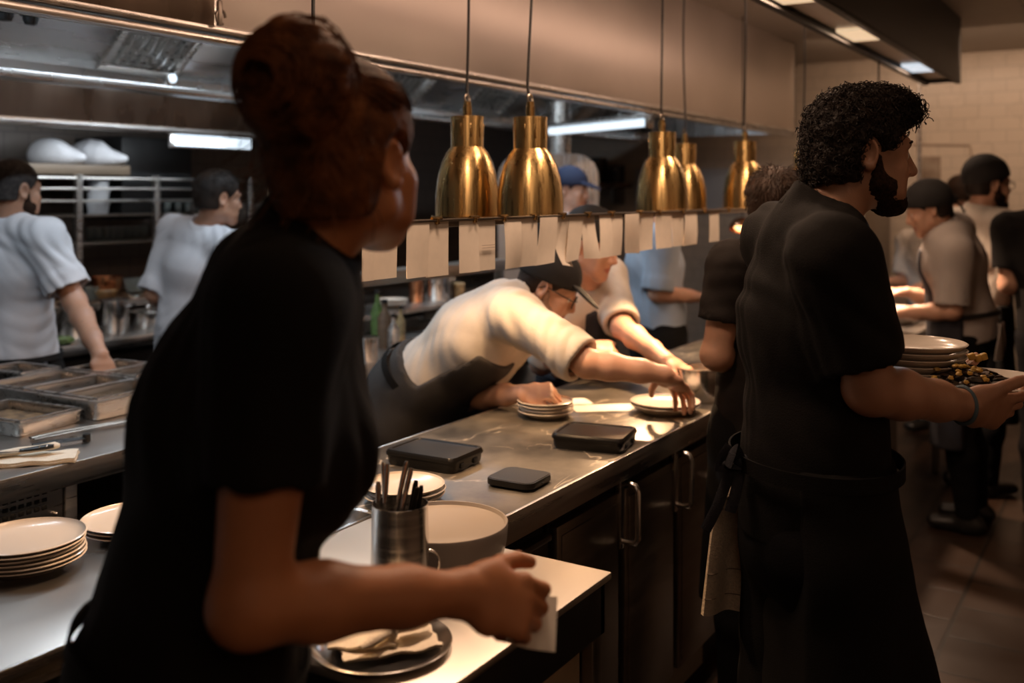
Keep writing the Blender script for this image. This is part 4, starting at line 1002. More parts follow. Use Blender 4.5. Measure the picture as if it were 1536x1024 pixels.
for k, (pa, pb, pyb, sw, cu) in enumerate(TK):
    a, b = aty(pa, 340, RY-.004*(k % 2)), aty(pb, 340, RY-.004*(k % 2)); w = b[0]-a[0]; c = (a+b)/2
    dm = c@FW; zb = ZC-(pyb-HY)*dm/FPX; H = 1.539-zb
    g = []
    for i in range(9):
        v = i/8; row = []
        for j in range(5):
            u = j/4-.5
            x = c[0]+u*w*(1+.0*v)-sw*.05*v*v*1.6; y = RY-.012+.003*(k % 2)-.012*cu*v*v*math.sin(k*1.7+u*2.2)-.006*math.sin(v*3+k)*cu
            row.append((x, y, 1.539-H*v+.02*sw*u*v))
        g.append(row)
    bs = (c[0], RY-.012, 1.539); t = empty('order_ticket', bs, 'white order ticket '+places[k], 'ticket', 'order tickets on the rail')
    s = part(MB().sheet(g, .0009), 'slip', M['paper'], t, bs)
    if k == 5:
        mb = MB(); rr = random.Random(k)
        zl = 1.539-H*.52 if k == 5 else 1.539-H*.48
        for r in range(1 if k != 5 else 2):
            x0 = c[0]-w*(.30 if k == 5 else .2); x1 = c[0]+w*(.42 if k == 5 else .1)
            mb.box((x0, RY-.0150-.008*cu, zl-.006*r), (x1, RY-.0140-.007*cu, zl+.0013-.006*r))
        part(mb, 'printed_line', M['ink'], t, bs)
# ------------------------------------------------------------------ crockery and tools
def plate_mesh(name, r, m, h=.022, deep=False, foot=.62):
    """a coupe plate: foot, curved wall, rim"""
    f = r*foot
    out = [(f-.006, .004), (f-.004, 0), (f, 0), (f+.003, .005), (r*.86, h*.55), (r*.97, h*.86), (r, h), (r-.003, h+.0015)]
    inn = [(r*.95, h*.86), (r*.80, h*.52), (f*.9, h*.36), (0, h*.33)]
    mb = MB().lathe(out+inn, n=56); mb.lathe([(f-.006, .004), (0, .004)], n=56)
    o = mb.build(name, m, None, (0, 0, 0)); return o
proto = {}
def plate(loc, r, lab, group=None, m='ceramic', name='plate', h=.022, tilt=None):
    key = (round(r, 3), m, h)
    if key not in proto: o = proto[key] = plate_mesh(name, r, M[m], h); o.location = Vector(loc)
    else: o = dup(proto[key], loc)
    if tilt: o.rotation_euler = tilt
    else: o.rotation_euler = (0, 0, 0)
    return tag(o, lab, 'plate', group)
ORD = ['lowest', 'second from bottom', 'third from bottom', 'fourth from bottom', 'fifth from bottom', 'topmost']
def stack(c, r, n, step, what, group, h=.022, m='ceramic', jx=.002):
    for k in range(n):
        o = ORD[k] if k < n-1 else 'topmost'
        rr = random.Random(k+int(c[0]*100))
        plate((c[0]+rr.uniform(-jx, jx), c[1]+rr.uniform(-jx, jx), c[2]+step*k), r, '%s white plate of %s' % (o, what), group, m, h=h)
ZW = .9005
stack((1.10, 1.772, ZW), .106, 6, .0075, 'the tall stack at the far left edge', 'plates in the tall left stack', h=.021)
stack((1.343, 1.772, ZW), .108, 3, .0078, 'the low stack behind the waitress back', 'plates in the low left stack', h=.013)
q = atz(606, 733, .93); stack((q[0], q[1], ZW), .094, 3, .011, 'the stack behind the cutlery jug', 'plates behind the cutlery jug', h=.022)
q = atz(818, 617, .915); stack((q[0], q[1], ZW), .088, 4, .0105, 'the stack before the leaning chef fist', 'plates by the leaning chef fist', h=.020)
# sheets of paper on the pass
def paper(px, py, w, l, az, lab, z=.9005, group=None):
    c = atz(px, py, .9); u = A(math.cos(az), math.sin(az), 0); v = A(-u[1], u[0], 0)
    g = [[c*A(1, 1, 0)+u*(i/6-.5)*w+v*(j/4-.5)*l+UP*(z+.0006+.002*math.sin(i*.9+j)*(i/6)**2) for j in range(5)] for i in range(7)]
    o = MB().sheet(g, .0008).build('paper_sheet', M['paper_bright'], None, (c[0], c[1], z)); return tag(o, lab, 'paper', group)
paper(905, 612, .20, .10, math.radians(-50), 'white sheet of paper between the two plate groups on the pass', group='papers on the pass')
paper(858, 603, .12, .09, math.radians(-40), 'white paper corner behind the small plate stack', group='papers on the pass')
q = atz(998, 613, .91)
PC = A(q[0], q[1], ZW)
plate(PC, .112, 'lower white plate under the reaching chef hands', 'two plates being dressed', h=.026)
plate(PC+UP*.011, .1115, 'upper white plate touched by the reaching chef fingers', 'two plates being dressed', h=.0262)
# steel pan at the far end of the pass
def pot(c, r, h, lab, name='pot', m='steel_pot', handles=False, grp=None, cat='pot', lid=False):
    c = A(*c); t = empty(name, c, lab, cat, grp)
    part(MB().lathe([(0, c[2]), (r*.95, c[2]), (r, c[2]+.006), (r, c[2]+h-.006), (r+.004, c[2]+h-.003), (r+.004, c[2]+h), (r-.002, c[2]+h), (r-.004, c[2]+.008), (0, c[2]+.006)], (c[0], c[1], 0), 40), name+'_body', M[m], t, c)
    if handles:
        for sg in (-1, 1):
            part(MB().tube([c+RT*sg*(r-.001)+FW*.03+UP*h*.8, c+RT*sg*(r+.025)+FW*.026+UP*h*.82, c+RT*sg*(r+.025)-FW*.026+UP*h*.82, c+RT*sg*(r-.001)-FW*.03+UP*h*.8], .005), 'handle', M[m], t, c)
    if lid:
        part(MB().lathe([(0, c[2]+h+.012), (r*.6, c[2]+h+.010), (r, c[2]+h+.002), (r+.004, c[2]+h), (0, c[2]+h)], (c[0], c[1], 0), 40).ell(c+UP*(h+.022), (.015, .015, .012)), 'lid', M[m], t, c)
    return t
q = atz(1050, 600, .9); t = pot((q[0], q[1]-.0, ZW), .072, .112, 'steel pan beside the dark tee waiter arm on the pass', 'saucepan')
part(MB().ell(A(q[0], q[1], .985), (.062, .062, .016), jit=.1), 'contents', M['food_dark'], t, (q[0], q[1], ZW))
# black lacquered boxes and the flat device
def rbox(px, py, L, Wd, H, az, lab, m='plastic_black', rad=.018, name='black_box', lip=True, z=.9005, cat='box', grp=None):
    c = atz(px, py, z); t = empty(name, (c[0], c[1], z), lab, cat, grp); u = A(math.cos(az), math.sin(az), 0); v = A(-u[1], u[0], 0)
    def rr(L, Wd, r, zz):
        out = []
        for sx, sy, a0 in ((1, 1, 0), (-1, 1, 90), (-1, -1, 180), (1, -1, 270)):
            for k in range(6):
                a = math.radians(a0+18*k); out.append(c*A(1, 1, 0)+u*(sx*(L/2-r)+r*math.cos(a))+v*(sy*(Wd/2-r)+r*math.sin(a))+UP*zz)
        return out
    def loft(levels):
        mb = MB(); n = 24; vs = []; fs = []
        for (l, w, r, zz) in levels: vs += rr(l, w, r, zz)
        for i in range(len(levels)-1):
            for k in range(n): fs.append([i*n+k, i*n+(k+1) % n, (i+1)*n+(k+1) % n, (i+1)*n+k])
        fs.append(list(range(n))[::-1]); fs.append([(len(levels)-1)*n+k for k in range(n)]); return mb.add(vs, fs)
    if lip:
        part(loft([(L*.93, Wd*.91, rad, z), (L*.96, Wd*.95, rad, z+H*.2), (L*.98, Wd*.97, rad, z+H*.66)]), 'box_base', M[m], t, (c[0], c[1], z))
        part(loft([(L, Wd, rad, z+H*.66), (L*1.005, Wd*1.007, rad, z+H*.74), (L, Wd, rad, z+H*.84), (L*.97, Wd*.955, rad, z+H), (L*.90, Wd*.85, rad*.8, z+H), (L*.885, Wd*.83, rad*.8, z+H*.93)]), 'lid', M[m], t, (c[0], c[1], z))
        mb = MB()
        for sg in (-1, 1): mb.obox(c*A(1, 1, 0)+u*(L*.488)+v*sg*Wd*.2+UP*(z+H*.35), u, v, (.006, .02, H*.3), .002)
        part(mb, 'clasp', M['black'], t, (c[0], c[1], z))
    else:
        part(loft([(L*.95, Wd*.94, rad, z+.004), (L, Wd, rad, z+H*.35), (L, Wd, rad, z+H*.75), (L*.985, Wd*.975, rad*.95, z+H)]), 'device_body', M[m], t, (c[0], c[1], z))
        part(loft([(L*.94, Wd*.92, rad*.9, z+H), (L*.93, Wd*.91, rad*.9, z+H+.0012)]), 'top_pad', M['plastic_grey'], t, (c[0], c[1], z))
        mb = MB(); mb.obox(c*A(1, 1, 0)-v*0+u*(L*.5)+UP*(z+H*.5), u, v, (.003, .012, .004), .001); part(mb, 'port', M['black'], t, (c[0], c[1], z))
        part(loft([(L*.7, Wd*.7, rad*.6, z), (L*.7, Wd*.7, rad*.6, z+.005)]), 'foot', M['black'], t, (c[0], c[1], z))
    return t
azd = lambda s, d: math.atan2(*(RT*s+FW*d)[[1, 0]])
rbox(652, 694, .215, .155, .040, azd(.92, -.52), 'black lacquered box behind the cutlery jug, nearest the leaning chef')
rbox(892, 667, .205, .165, .042, azd(.95, -.38), 'black lacquered box right of centre near the pass edge')
rbox(779, 725, .128, .125, .020, azd(.90, -.50), 'flat rounded charcoal device on the stone worktop', 'plastic_black', .026, 'card_reader', False, cat='device')

# serving table: jug of cutlery, bowl, napkin plate
q = atz(600, 913, .9); JC = A(q[0], q[1], .9005); jr, jh = .0485, .178
jg = empty('cutlery_jug', JC, 'tall steel jug of cutlery with a small side handle', 'jug')
part(MB().lathe([(0, JC[2]), (jr*1.02, JC[2]), (jr*1.04, JC[2]+.004), (jr, JC[2]+jh*.6), (jr*.97, JC[2]+jh-.004), (jr*.985, JC[2]+jh), (jr*.95, JC[2]+jh), (jr*.94, JC[2]+.01), (0, JC[2]+.008)], (JC[0], JC[1], 0), 56), 'jug_body', M['steel_pot'], jg, JC)
hd = nrm(RT*.96+FW*.27)
part(MB().tube([JC+hd*(jr-.002+.021*math.sin(a))+UP*(.070+.024*math.cos(a)) for a in np.linspace(.15, 3.0, 14)], .0026, 8), 'handle', M['steel_pot'], jg, JC)
cut_spec = [(-.029, .010, .243, -.06, .02, 'knife'), (-.020, -.012, .247, .13, .05, 'knife'), (.010, .012, .245, .28, .05, 'knife'), (.020, -.010, .240, .36, .1, 'knife'), (.026, .014, .212, .24, .05, 'dark'), (.036, .004, .206, .22, .02, 'dark'), (.031, -.012, .208, .30, .0, 'dark'), (.012, -.02, .205, .30, .05, 'fork'), (-.036, -.004, .215, .02, 0, 'knife')]
cl_lab = ['second silver knife from the left in the jug', 'bright silver knife leaning right, left of centre in the jug', 'tall silver knife at the centre of the jug', 'silver knife leaning hardest right in the jug', 'dark-handled spoon at the back right of the jug', 'dark-handled spoon touching the right rim of the jug', 'dark-handled spoon low at the front right of the jug', 'fork low at the front of the jug', 'thin silver knife at the left rim of the jug']
for k, (s, d, top, lean, ld, kd) in enumerate(cut_spec):
    tip = JC+RT*s+FW*d+UP*top; u = nrm(A(0, 0, 1)+RT*lean*.75+FW*ld); bot = tip-u*(top-.022)/u[2]
    off = (bot-JC)*A(1, 1, 0); r = np.linalg.norm(off)
    if r > .038: bot = bot-off*(1-.038/r); u = nrm(tip-bot)
    L_ = np.linalg.norm(tip-bot); t = empty('knife' if kd == 'knife' else ('fork' if kd == 'fork' else 'spoon'), bot, cl_lab[k], 'cutlery', 'cutlery in the steel jug')
    m = 'steel_pot' if kd != 'dark' else 'plastic_black'
    part(MB().tube([tip-u*L_*.55, tip-u*.04, tip-u*.008, tip], [.0038, .0052, .0054, .0036], 10, True, .85), 'handle', M[m], t, bot)
    part(MB().tube([bot, bot+u*.03, tip-u*L_*.54], [.004, .007, .003], 8, True, .25), 'blade' if kd == 'knife' else ('tines' if kd == 'fork' else 'bowl'), M['steel_pot'], t, bot)
q = atz(664, 782, .997); BC = A(q[0], q[1], .9005); br = .120
bw = [(.045, 0), (.062, 0), (.066, .003), (.094, .014), (.111, .036), (.1185, .066), (.1205, .096), (.1195, .0985), (.1165, .0985), (.114, .092), (.10, .0885), (.0, .0875)]
tag(MB().lathe([(r, BC[2]+z) for r, z in bw]+[], (BC[0], BC[1], 0), 64).lathe([(.045, BC[2]), (0, BC[2]+.001)], (BC[0], BC[1], 0), 64).build('bowl', M['bowl_white'], None, BC), 'big plain white flat-topped bowl beside the cutlery jug', 'bowl')
q = atz(572, 962, .912); NC = A(q[0], q[1], .9005)
tag(MB().lathe([(.07, 0), (.085, 0), (.1, .006), (.108, .012), (.109, .0135), (.107, .014), (.098, .008), (.083, .003), (0, .003), (0, 0)], NC, 64).build('plate', M['steel_pot'], None, NC), 'round metal plate holding the tied napkin, bottom centre', 'plate')
nk = empty('napkin', NC+UP*.004, 'folded cream napkin with a knotted tie on the metal plate', 'napkin')
def flat_cloth(c, u, L, Wd, lift, rag, th=.004, dz=0):
    v = np.cross(UP, u); g = []
    for i in range(15):
        row = []
        for j in range(9):
            a, b = i/14-.5, j/8-.5
            row.append(c+u*L*a*(1+rag*.03*math.sin(j*2.1))+v*Wd*b*(1+rag*.05*math.sin(i*1.3))+UP*(dz+lift*(a+.5)*.5+.0018*math.sin(i*1.1+j*.8)+.001*math.sin(j*2.3)))
        g.append(row)
    return MB().sheet(g, th)
nu = nrm(RT*.94+FW*.34)
part(flat_cloth(NC+UP*.010+nu*.012-FW*.012, nu, .150, .085, .0, 1), 'lower_fold', M['napkin'], nk, NC)
part(flat_cloth(NC+UP*.017-nu*.028+FW*.008, nrm(RT*.97+FW*.05), .10, .085, .004, .6), 'upper_fold', M['napkin'], nk, NC)
k0 = NC+UP*.030+RT*.018-FW*.024; ku = nrm(RT*.72+FW*.69)
mb = MB().tube([k0-ku*.055+UP*-.004, k0-ku*.035, k0-ku*.01+UP*.004, k0+ku*.012+UP*.005, k0+ku*.035+UP*.008, k0+ku*.06+UP*.006, k0+ku*.078+UP*.003], [.005, .010, .009, .010, .018, .017, .006], 12, True, .75)
part(mb, 'twisted_end', M['napkin'], nk, NC)
part(MB().tube([k0+np.cross(ku, UP)*.011*math.cos(a)+UP*(.004+.011*math.sin(a))+ku*.002*math.sin(2*a) for a in np.linspace(0, 2*math.pi, 17)], .0042, 8, False).tube([k0+UP*.012, k0+UP*.030+RT*.004, k0+UP*.040+RT*.010], [.004, .003, .001], 6), 'knot_band', M['napkin'], nk, NC)

# ------------------------------------------------------------------ things on the cook line (far left)
def tray(px, py, L, Wd, H, az, lab, cells=0, z=.9005, grp='steel trays on the cook line', name='steel_tray', food=None):
    c = atz(px, py, z+H); t = empty(name, (c[0], c[1], z), lab, 'tray', grp); u = A(math.cos(az), math.sin(az), 0); v = A(-u[1], u[0], 0); b = (c[0], c[1], z)
    def rr(L, Wd, r, zz):
        out = []
        for sx, sy, a0 in ((1, 1, 0), (-1, 1, 90), (-1, -1, 180), (1, -1, 270)):
            for k in range(5):
                a = math.radians(a0+22.5*k); out.append(c*A(1, 1, 0)+u*(sx*(L/2-r)+r*math.cos(a))+v*(sy*(Wd/2-r)+r*math.sin(a))+UP*zz)
        return out
    lev = [(L*.9, Wd*.88, .02, z), (L*.92, Wd*.9, .024, z+.003), (L*.955, Wd*.945, .028, z+H-.004), (L, Wd, .030, z+H-.001), (L, Wd, .030, z+H+.003), (L*.95, Wd*.93, .028, z+H+.003), (L*.91, Wd*.89, .023, z+.007)]
    vs, fs, n = [], [], 20
    for l, w, r, zz in lev: vs += rr(l, w, r, zz)
    for i in range(len(lev)-1):
        for k in range(n): fs.append([i*n+k, i*n+(k+1) % n, (i+1)*n+(k+1) % n, (i+1)*n+k])
    fs.append(list(range(n))[::-1]); fs.append([(len(lev)-1)*n+k for k in range(n)])
    part(MB().add(vs, fs), 'pan_body', M['steel'], t, b)
    for k in range(cells):
        o = (k-(cells-1)/2)*L*.92/cells; cc = c*A(1, 1, 0)+u*o
        i_ = MB(); l, w = L*.90/cells, Wd*.86
        for (du, dv, su, sv) in ((l/2, 0, .006, w), (-l/2, 0, .006, w), (0, w/2, l, .006), (0, -w/2, l, .006)):
            i_.obox(cc+u*du+v*dv+UP*(z+H*.55), u, v, (su, sv, H*.85), .002)
        for sg in (-1, 1): i_.obox(cc+u*sg*(l/2-.004)+UP*(z+H+.005), u, v, (.014, w+.01, .004), .0015); i_.obox(cc+v*sg*(w/2-.002)+UP*(z+H+.005), u, v, (l, .014, .004), .0015)
        d = part(i_, 'insert', M['steel'], t, b)
        f = MB(); f.obox(cc+UP*(z+H*.32), u, v, (l*.94, w*.95, H*.25), .006)
        o2 = f.build('contents', M[['food_dark', 'plastic_grey', 'food_mix', 'food_dark'][(k+(food or 0)) % 4]], None, b); o2.location = (0, 0, 0); o2.parent = d
    return t
A1 = azd(.80, -.42)
tray(118, 577, .60, .34, .062, azd(.88, -.47)*1.0, 'large deep steel tray with inserts below the tattooed chef arm', 3)
tray(190, 553, .40, .26, .05, azd(.88, -.47), 'steel tray with tan food beside the tattooed chef hand', 2, food=2)
tray(22, 617, .34, .24, .04, azd(.88, -.40), 'shallow steel tray at the left edge in front of the large one', 1, food=2)
tray(30, 553, .26, .18, .05, azd(.88, -.47), 'steel tray right under the white shirt tail of the tattooed chef', 1, food=1)
mb = MB()
def tongs(pa, pb, lab, m='steel_dark', name='tongs'):
    a, b = atz(*pa, .92), atz(*pb, .925); t = empty(name, (a+b)/2*A(1, 1, 0)+UP*.9005, lab, name); bs = (a+b)/2*A(1, 1, 0)+UP*.9005; u = nrm(b-a); v = np.cross(UP, u)
    for sg in (-1, 1): part(MB().tube([a*A(1, 1, 0)+v*sg*.012+UP*.909, a*A(1, 1, 0)+u*.05+v*sg*.016+UP*.910, (a+b)/2*A(1, 1, 0)+v*sg*.014+UP*.913, b*A(1, 1, 0)+v*sg*.003+UP*.913], [.010, .008, .006, .007], 8, True, .45), 'arm', M[m], t, bs)
    part(MB().lathe([(0, .903), (.011, .903), (.011, .924), (0, .924)], b*A(1, 1, 0), 16), 'hinge', M[m], t, bs)
tongs((48, 652), (196, 624), 'long dark tongs lying in front of the large steel tray')
tongs((50, 663), (130, 650), 'small dark tongs lying nearest the worktop edge', 'black')
q = atz(48, 692, .9); nb = A(q[0], q[1], .9005)
nn = empty('napkin', nb, 'flat white napkin stack under the knife at the left edge', 'napkin')
nu2 = nrm(RT*.95+FW*.30)
part(flat_cloth(nb+UP*.004, nu2, .22, .11, 0, .5, .005), 'lower_fold', M['napkin'], nn, nb); part(flat_cloth(nb+UP*.010, nu2, .215, .105, 0, .3, .005), 'upper_fold', M['napkin'], nn, nb)
rl = nb+UP*.020-nu2*.01+FW*.016
part(MB().tube([rl-nu2*.09, rl-nu2*.03+UP*.006, rl+nu2*.02+UP*.009, rl+nu2*.058+UP*.014, rl+nu2*.070+UP*.013], [.012, .016, .014, .016, .008], 12, True, .6), 'rolled_fold', M['napkin'], nn, nb)
kn = rl-FW*.014+UP*.006; t = empty('knife', kn, 'black-handled knife resting on the napkin at the left edge', 'knife')
part(MB().tube([kn-nu2*.02+UP*.004, kn+nu2*.01+UP*.006, kn+nu2*.045+UP*.009, kn+nu2*.062+UP*.010], [.007, .009, .0115, .008], 10, True, .6), 'handle', M['plastic_black'], t, kn)
part(MB().obox(kn-nu2*.075+UP*.002, nu2, nrm(FW), (.11, .018, .003), .001), 'blade', M['steel_pot'], t, kn)
part(MB().ell(kn+nu2*.03-FW*.007+UP*.012, .0025).ell(kn+nu2*.048-FW*.009+UP*.013, .003), 'rivet', M['steel_pot'], t, kn)
# pots and bowls at the back
def yz(px, y, z):
    p = aty(px, 400, y); return A(p[0], p[1], z)
pot(yz(170, 4.40, ZW), .075, .165, 'steel stock pot right of the tattooed forearm', 'stock_pot', handles=True, grp='stock pots on the back worktop')
pot(yz(110, 4.40, ZW), .075, .165, 'steel stock pot left of the tattooed forearm', 'stock_pot', handles=True, grp='stock pots on the back worktop')
pot(yz(222, 4.40, ZW), .085, .085, 'low wide steel pan between stock pot and pale shirt', 'pan', lid=True, cat='pan')
def bowl(c, r, h, lab, m, name='bowl', grp=None, fill=None):
    c = A(*c); t = empty(name, c, lab, 'bowl', grp)
    pr = [(r*.45, 0), (r*.5, .003), (r*.8, h*.35), (r*.97, h*.8), (r, h), (r-.004, h), (r*.93, h*.78), (r*.75, h*.36), (0, h*.12), (0, 0)]
    part(MB().lathe([(a, c[2]+b) for a, b in pr], (c[0], c[1], 0), 40), 'bowl_body', M[m], t, c)
    if fill: part(MB().ell(c+UP*h*.72, (r*.88, r*.88, h*.25), jit=.12), 'contents', M[fill], t, c)
    return t
bowl(yz(160, 4.78, 1.036), .085, .11, 'copper bowl on the back shelf right of the tattooed chef sleeve', 'copper', fill='food_dark')
bowl(yz(160, 4.60, 1.036), .055, .055, 'small tan tub in front of the copper bowl', 'food_tan', 'tub', fill='ceramic')
bowl(yz(203, 4.66, 1.036), .062, .10, 'clear glass bowl with a bright glint beside the grey shirt', 'glass')
t = pot(yz(137, 4.66, 1.036), .036, .075, 'small glass jar left of the tan tub', 'jar', 'glass', cat='jar')
gl = None
for k in range(8):
    px = 136+11.5*k; c = yz(px, 4.92, 1.3355)
    lab = 'glass tumbler on the rack, %s of the row of eight' % ['first', 'second', 'third', 'fourth', 'fifth', 'sixth', 'seventh', 'last'][k]
    if gl is None:
        gl = MB().lathe([(0, 0), (.019, 0), (.021, .003), (.025, .082), (.0235, .082), (.0195, .006), (0, .006)], (0, 0, 0), 20).build('glass', M['glass'], None, (0, 0, 0)); gl.location = Vector(c); o = gl
    else: o = dup(gl, c)
    tag(o, lab, 'glass', 'tumblers on the rack')
for k in range(4):
    c = yz(252+15*k, 4.92, 1.4855); tag(dup(gl, c), 'bluish glass on the upper rack shelf, %s of four beside the dark-haired chef' % ['first', 'second', 'third', 'last'][k], 'glass', 'tumblers on the upper rack')
for k in range(3):
    c = yz(147, 4.92, 1.4855+.068*k)
    tag(MB().lathe([(0, 0), (.052, 0), (.060, .052), (.064, .054), (.064, .064), (0, .066)], (0, 0, 0), 28).build('plastic_tub', M['plastic_pale'], None, (0, 0, 0)), '%s pale plastic tub in the stack on the rack' % ['lowest', 'middle', 'topmost'][k], 'tub', 'stacked tubs on the rack').location = Vector(c)
q = yz(96, 4.22, ZW); tag(MB().ell(A(0, 0, .02), (.05, .04, .02), jit=.3).build('lettuce', M['food_green'], None, (0, 0, 0)), 'pale green lettuce heap at the front of the back worktop', 'lettuce').location = Vector(q)
# middle of the island behind the leaning chef's back
def bottle(px, y, h, r, m, lab, z=ZW, grp='bottles on the cook line'):
    c = yz(px, y, z); t = empty('bottle', c, lab, 'bottle', grp)
    part(MB().lathe([(0, z), (r, z), (r, z+h*.62), (r*.4, z+h*.78), (r*.32, z+h*.95), (0, z+h*.95)], (c[0], c[1], 0), 20), 'bottle_body', M[m], t, c)
    part(MB().lathe([(r*.42, z+h*.93), (r*.42, z+h), (0, z+h), (0, z+h*.93)], (c[0], c[1], 0), 16), 'cap', M['black'], t, c)
bottle(566, 2.95, .26, .03, 'food_green', 'tall green bottle beside the waitress collar')
bottle(577, 2.90, .22, .032, 'wood', 'brown bottle right of the green one')
bottle(590, 2.78, .17, .026, 'steel', 'steel flask left of the leaning chef back')
bottle(601, 2.85, .19, .022, 'food_tan', 'tan bottle next to the leaning chef back')
pot(yz(550, 2.75, ZW), .05, .10, 'small steel pot just right of the waitress shoulder', 'pot')
IS = (3.1, 3.2, .9)
ish = empty('raised_shelf', (4.0, 3.3, .9), 'raised steel shelf on the cook line above the leaning chef back', 'shelf')
part(MB().box((3.2, 3.10, 1.00), (4.5, 3.42, 1.02), .004), 'board', M['steel_worktop'], ish, (4.0, 3.3, .9)); 
for x in (3.25, 3.85, 4.44): part(MB().box((x, 3.14, .9016), (x+.025, 3.38, 1.0), .002), 'support', M['steel_dark'], ish, (4.0, 3.3, .9))
pot(yz(655, 3.25, 1.0205), .075, .14, 'steel pot on the raised shelf over the leaning chef back', 'pot', handles=True)
pot(yz(624, 3.28, 1.0205), .036, .12, 'reddish copper jar left of the pot on the raised shelf', 'jar', 'copper', cat='jar')
stack(yz(590, 3.22, 1.0205), .075, 3, .011, 'the stack on the raised shelf', 'plates on the raised shelf')
tag(MB().lathe([(0, 0), (.03, 0), (.034, .08), (.03, .084), (0, .07)], (0, 0, 0), 20).build('cup', M['food_tan'], None, (0, 0, 0)), 'small tan cup right of the pot on the raised shelf', 'cup').location = Vector(yz(688, 3.2, 1.0205))
# plates being dressed on the far ledge
q = atz(1362, 482, .9); plate((5.88, 1.065, ZW), .085, 'bright white plate under the far right chef hands', 'plates on the far ledge', h=.02)
q = atz(1343, 486, .9); stack((5.64, 1.10, ZW+.001), .105, 6, .0125, 'the bright stack on the far pass', 'plates in the bright far stack', h=.026)
# ------------------------------------------------------------------ people
def person(label, g, group=None):
    b = (g.pel[0], g.pel[1], 0); return empty('person', b, label, 'person', group), b
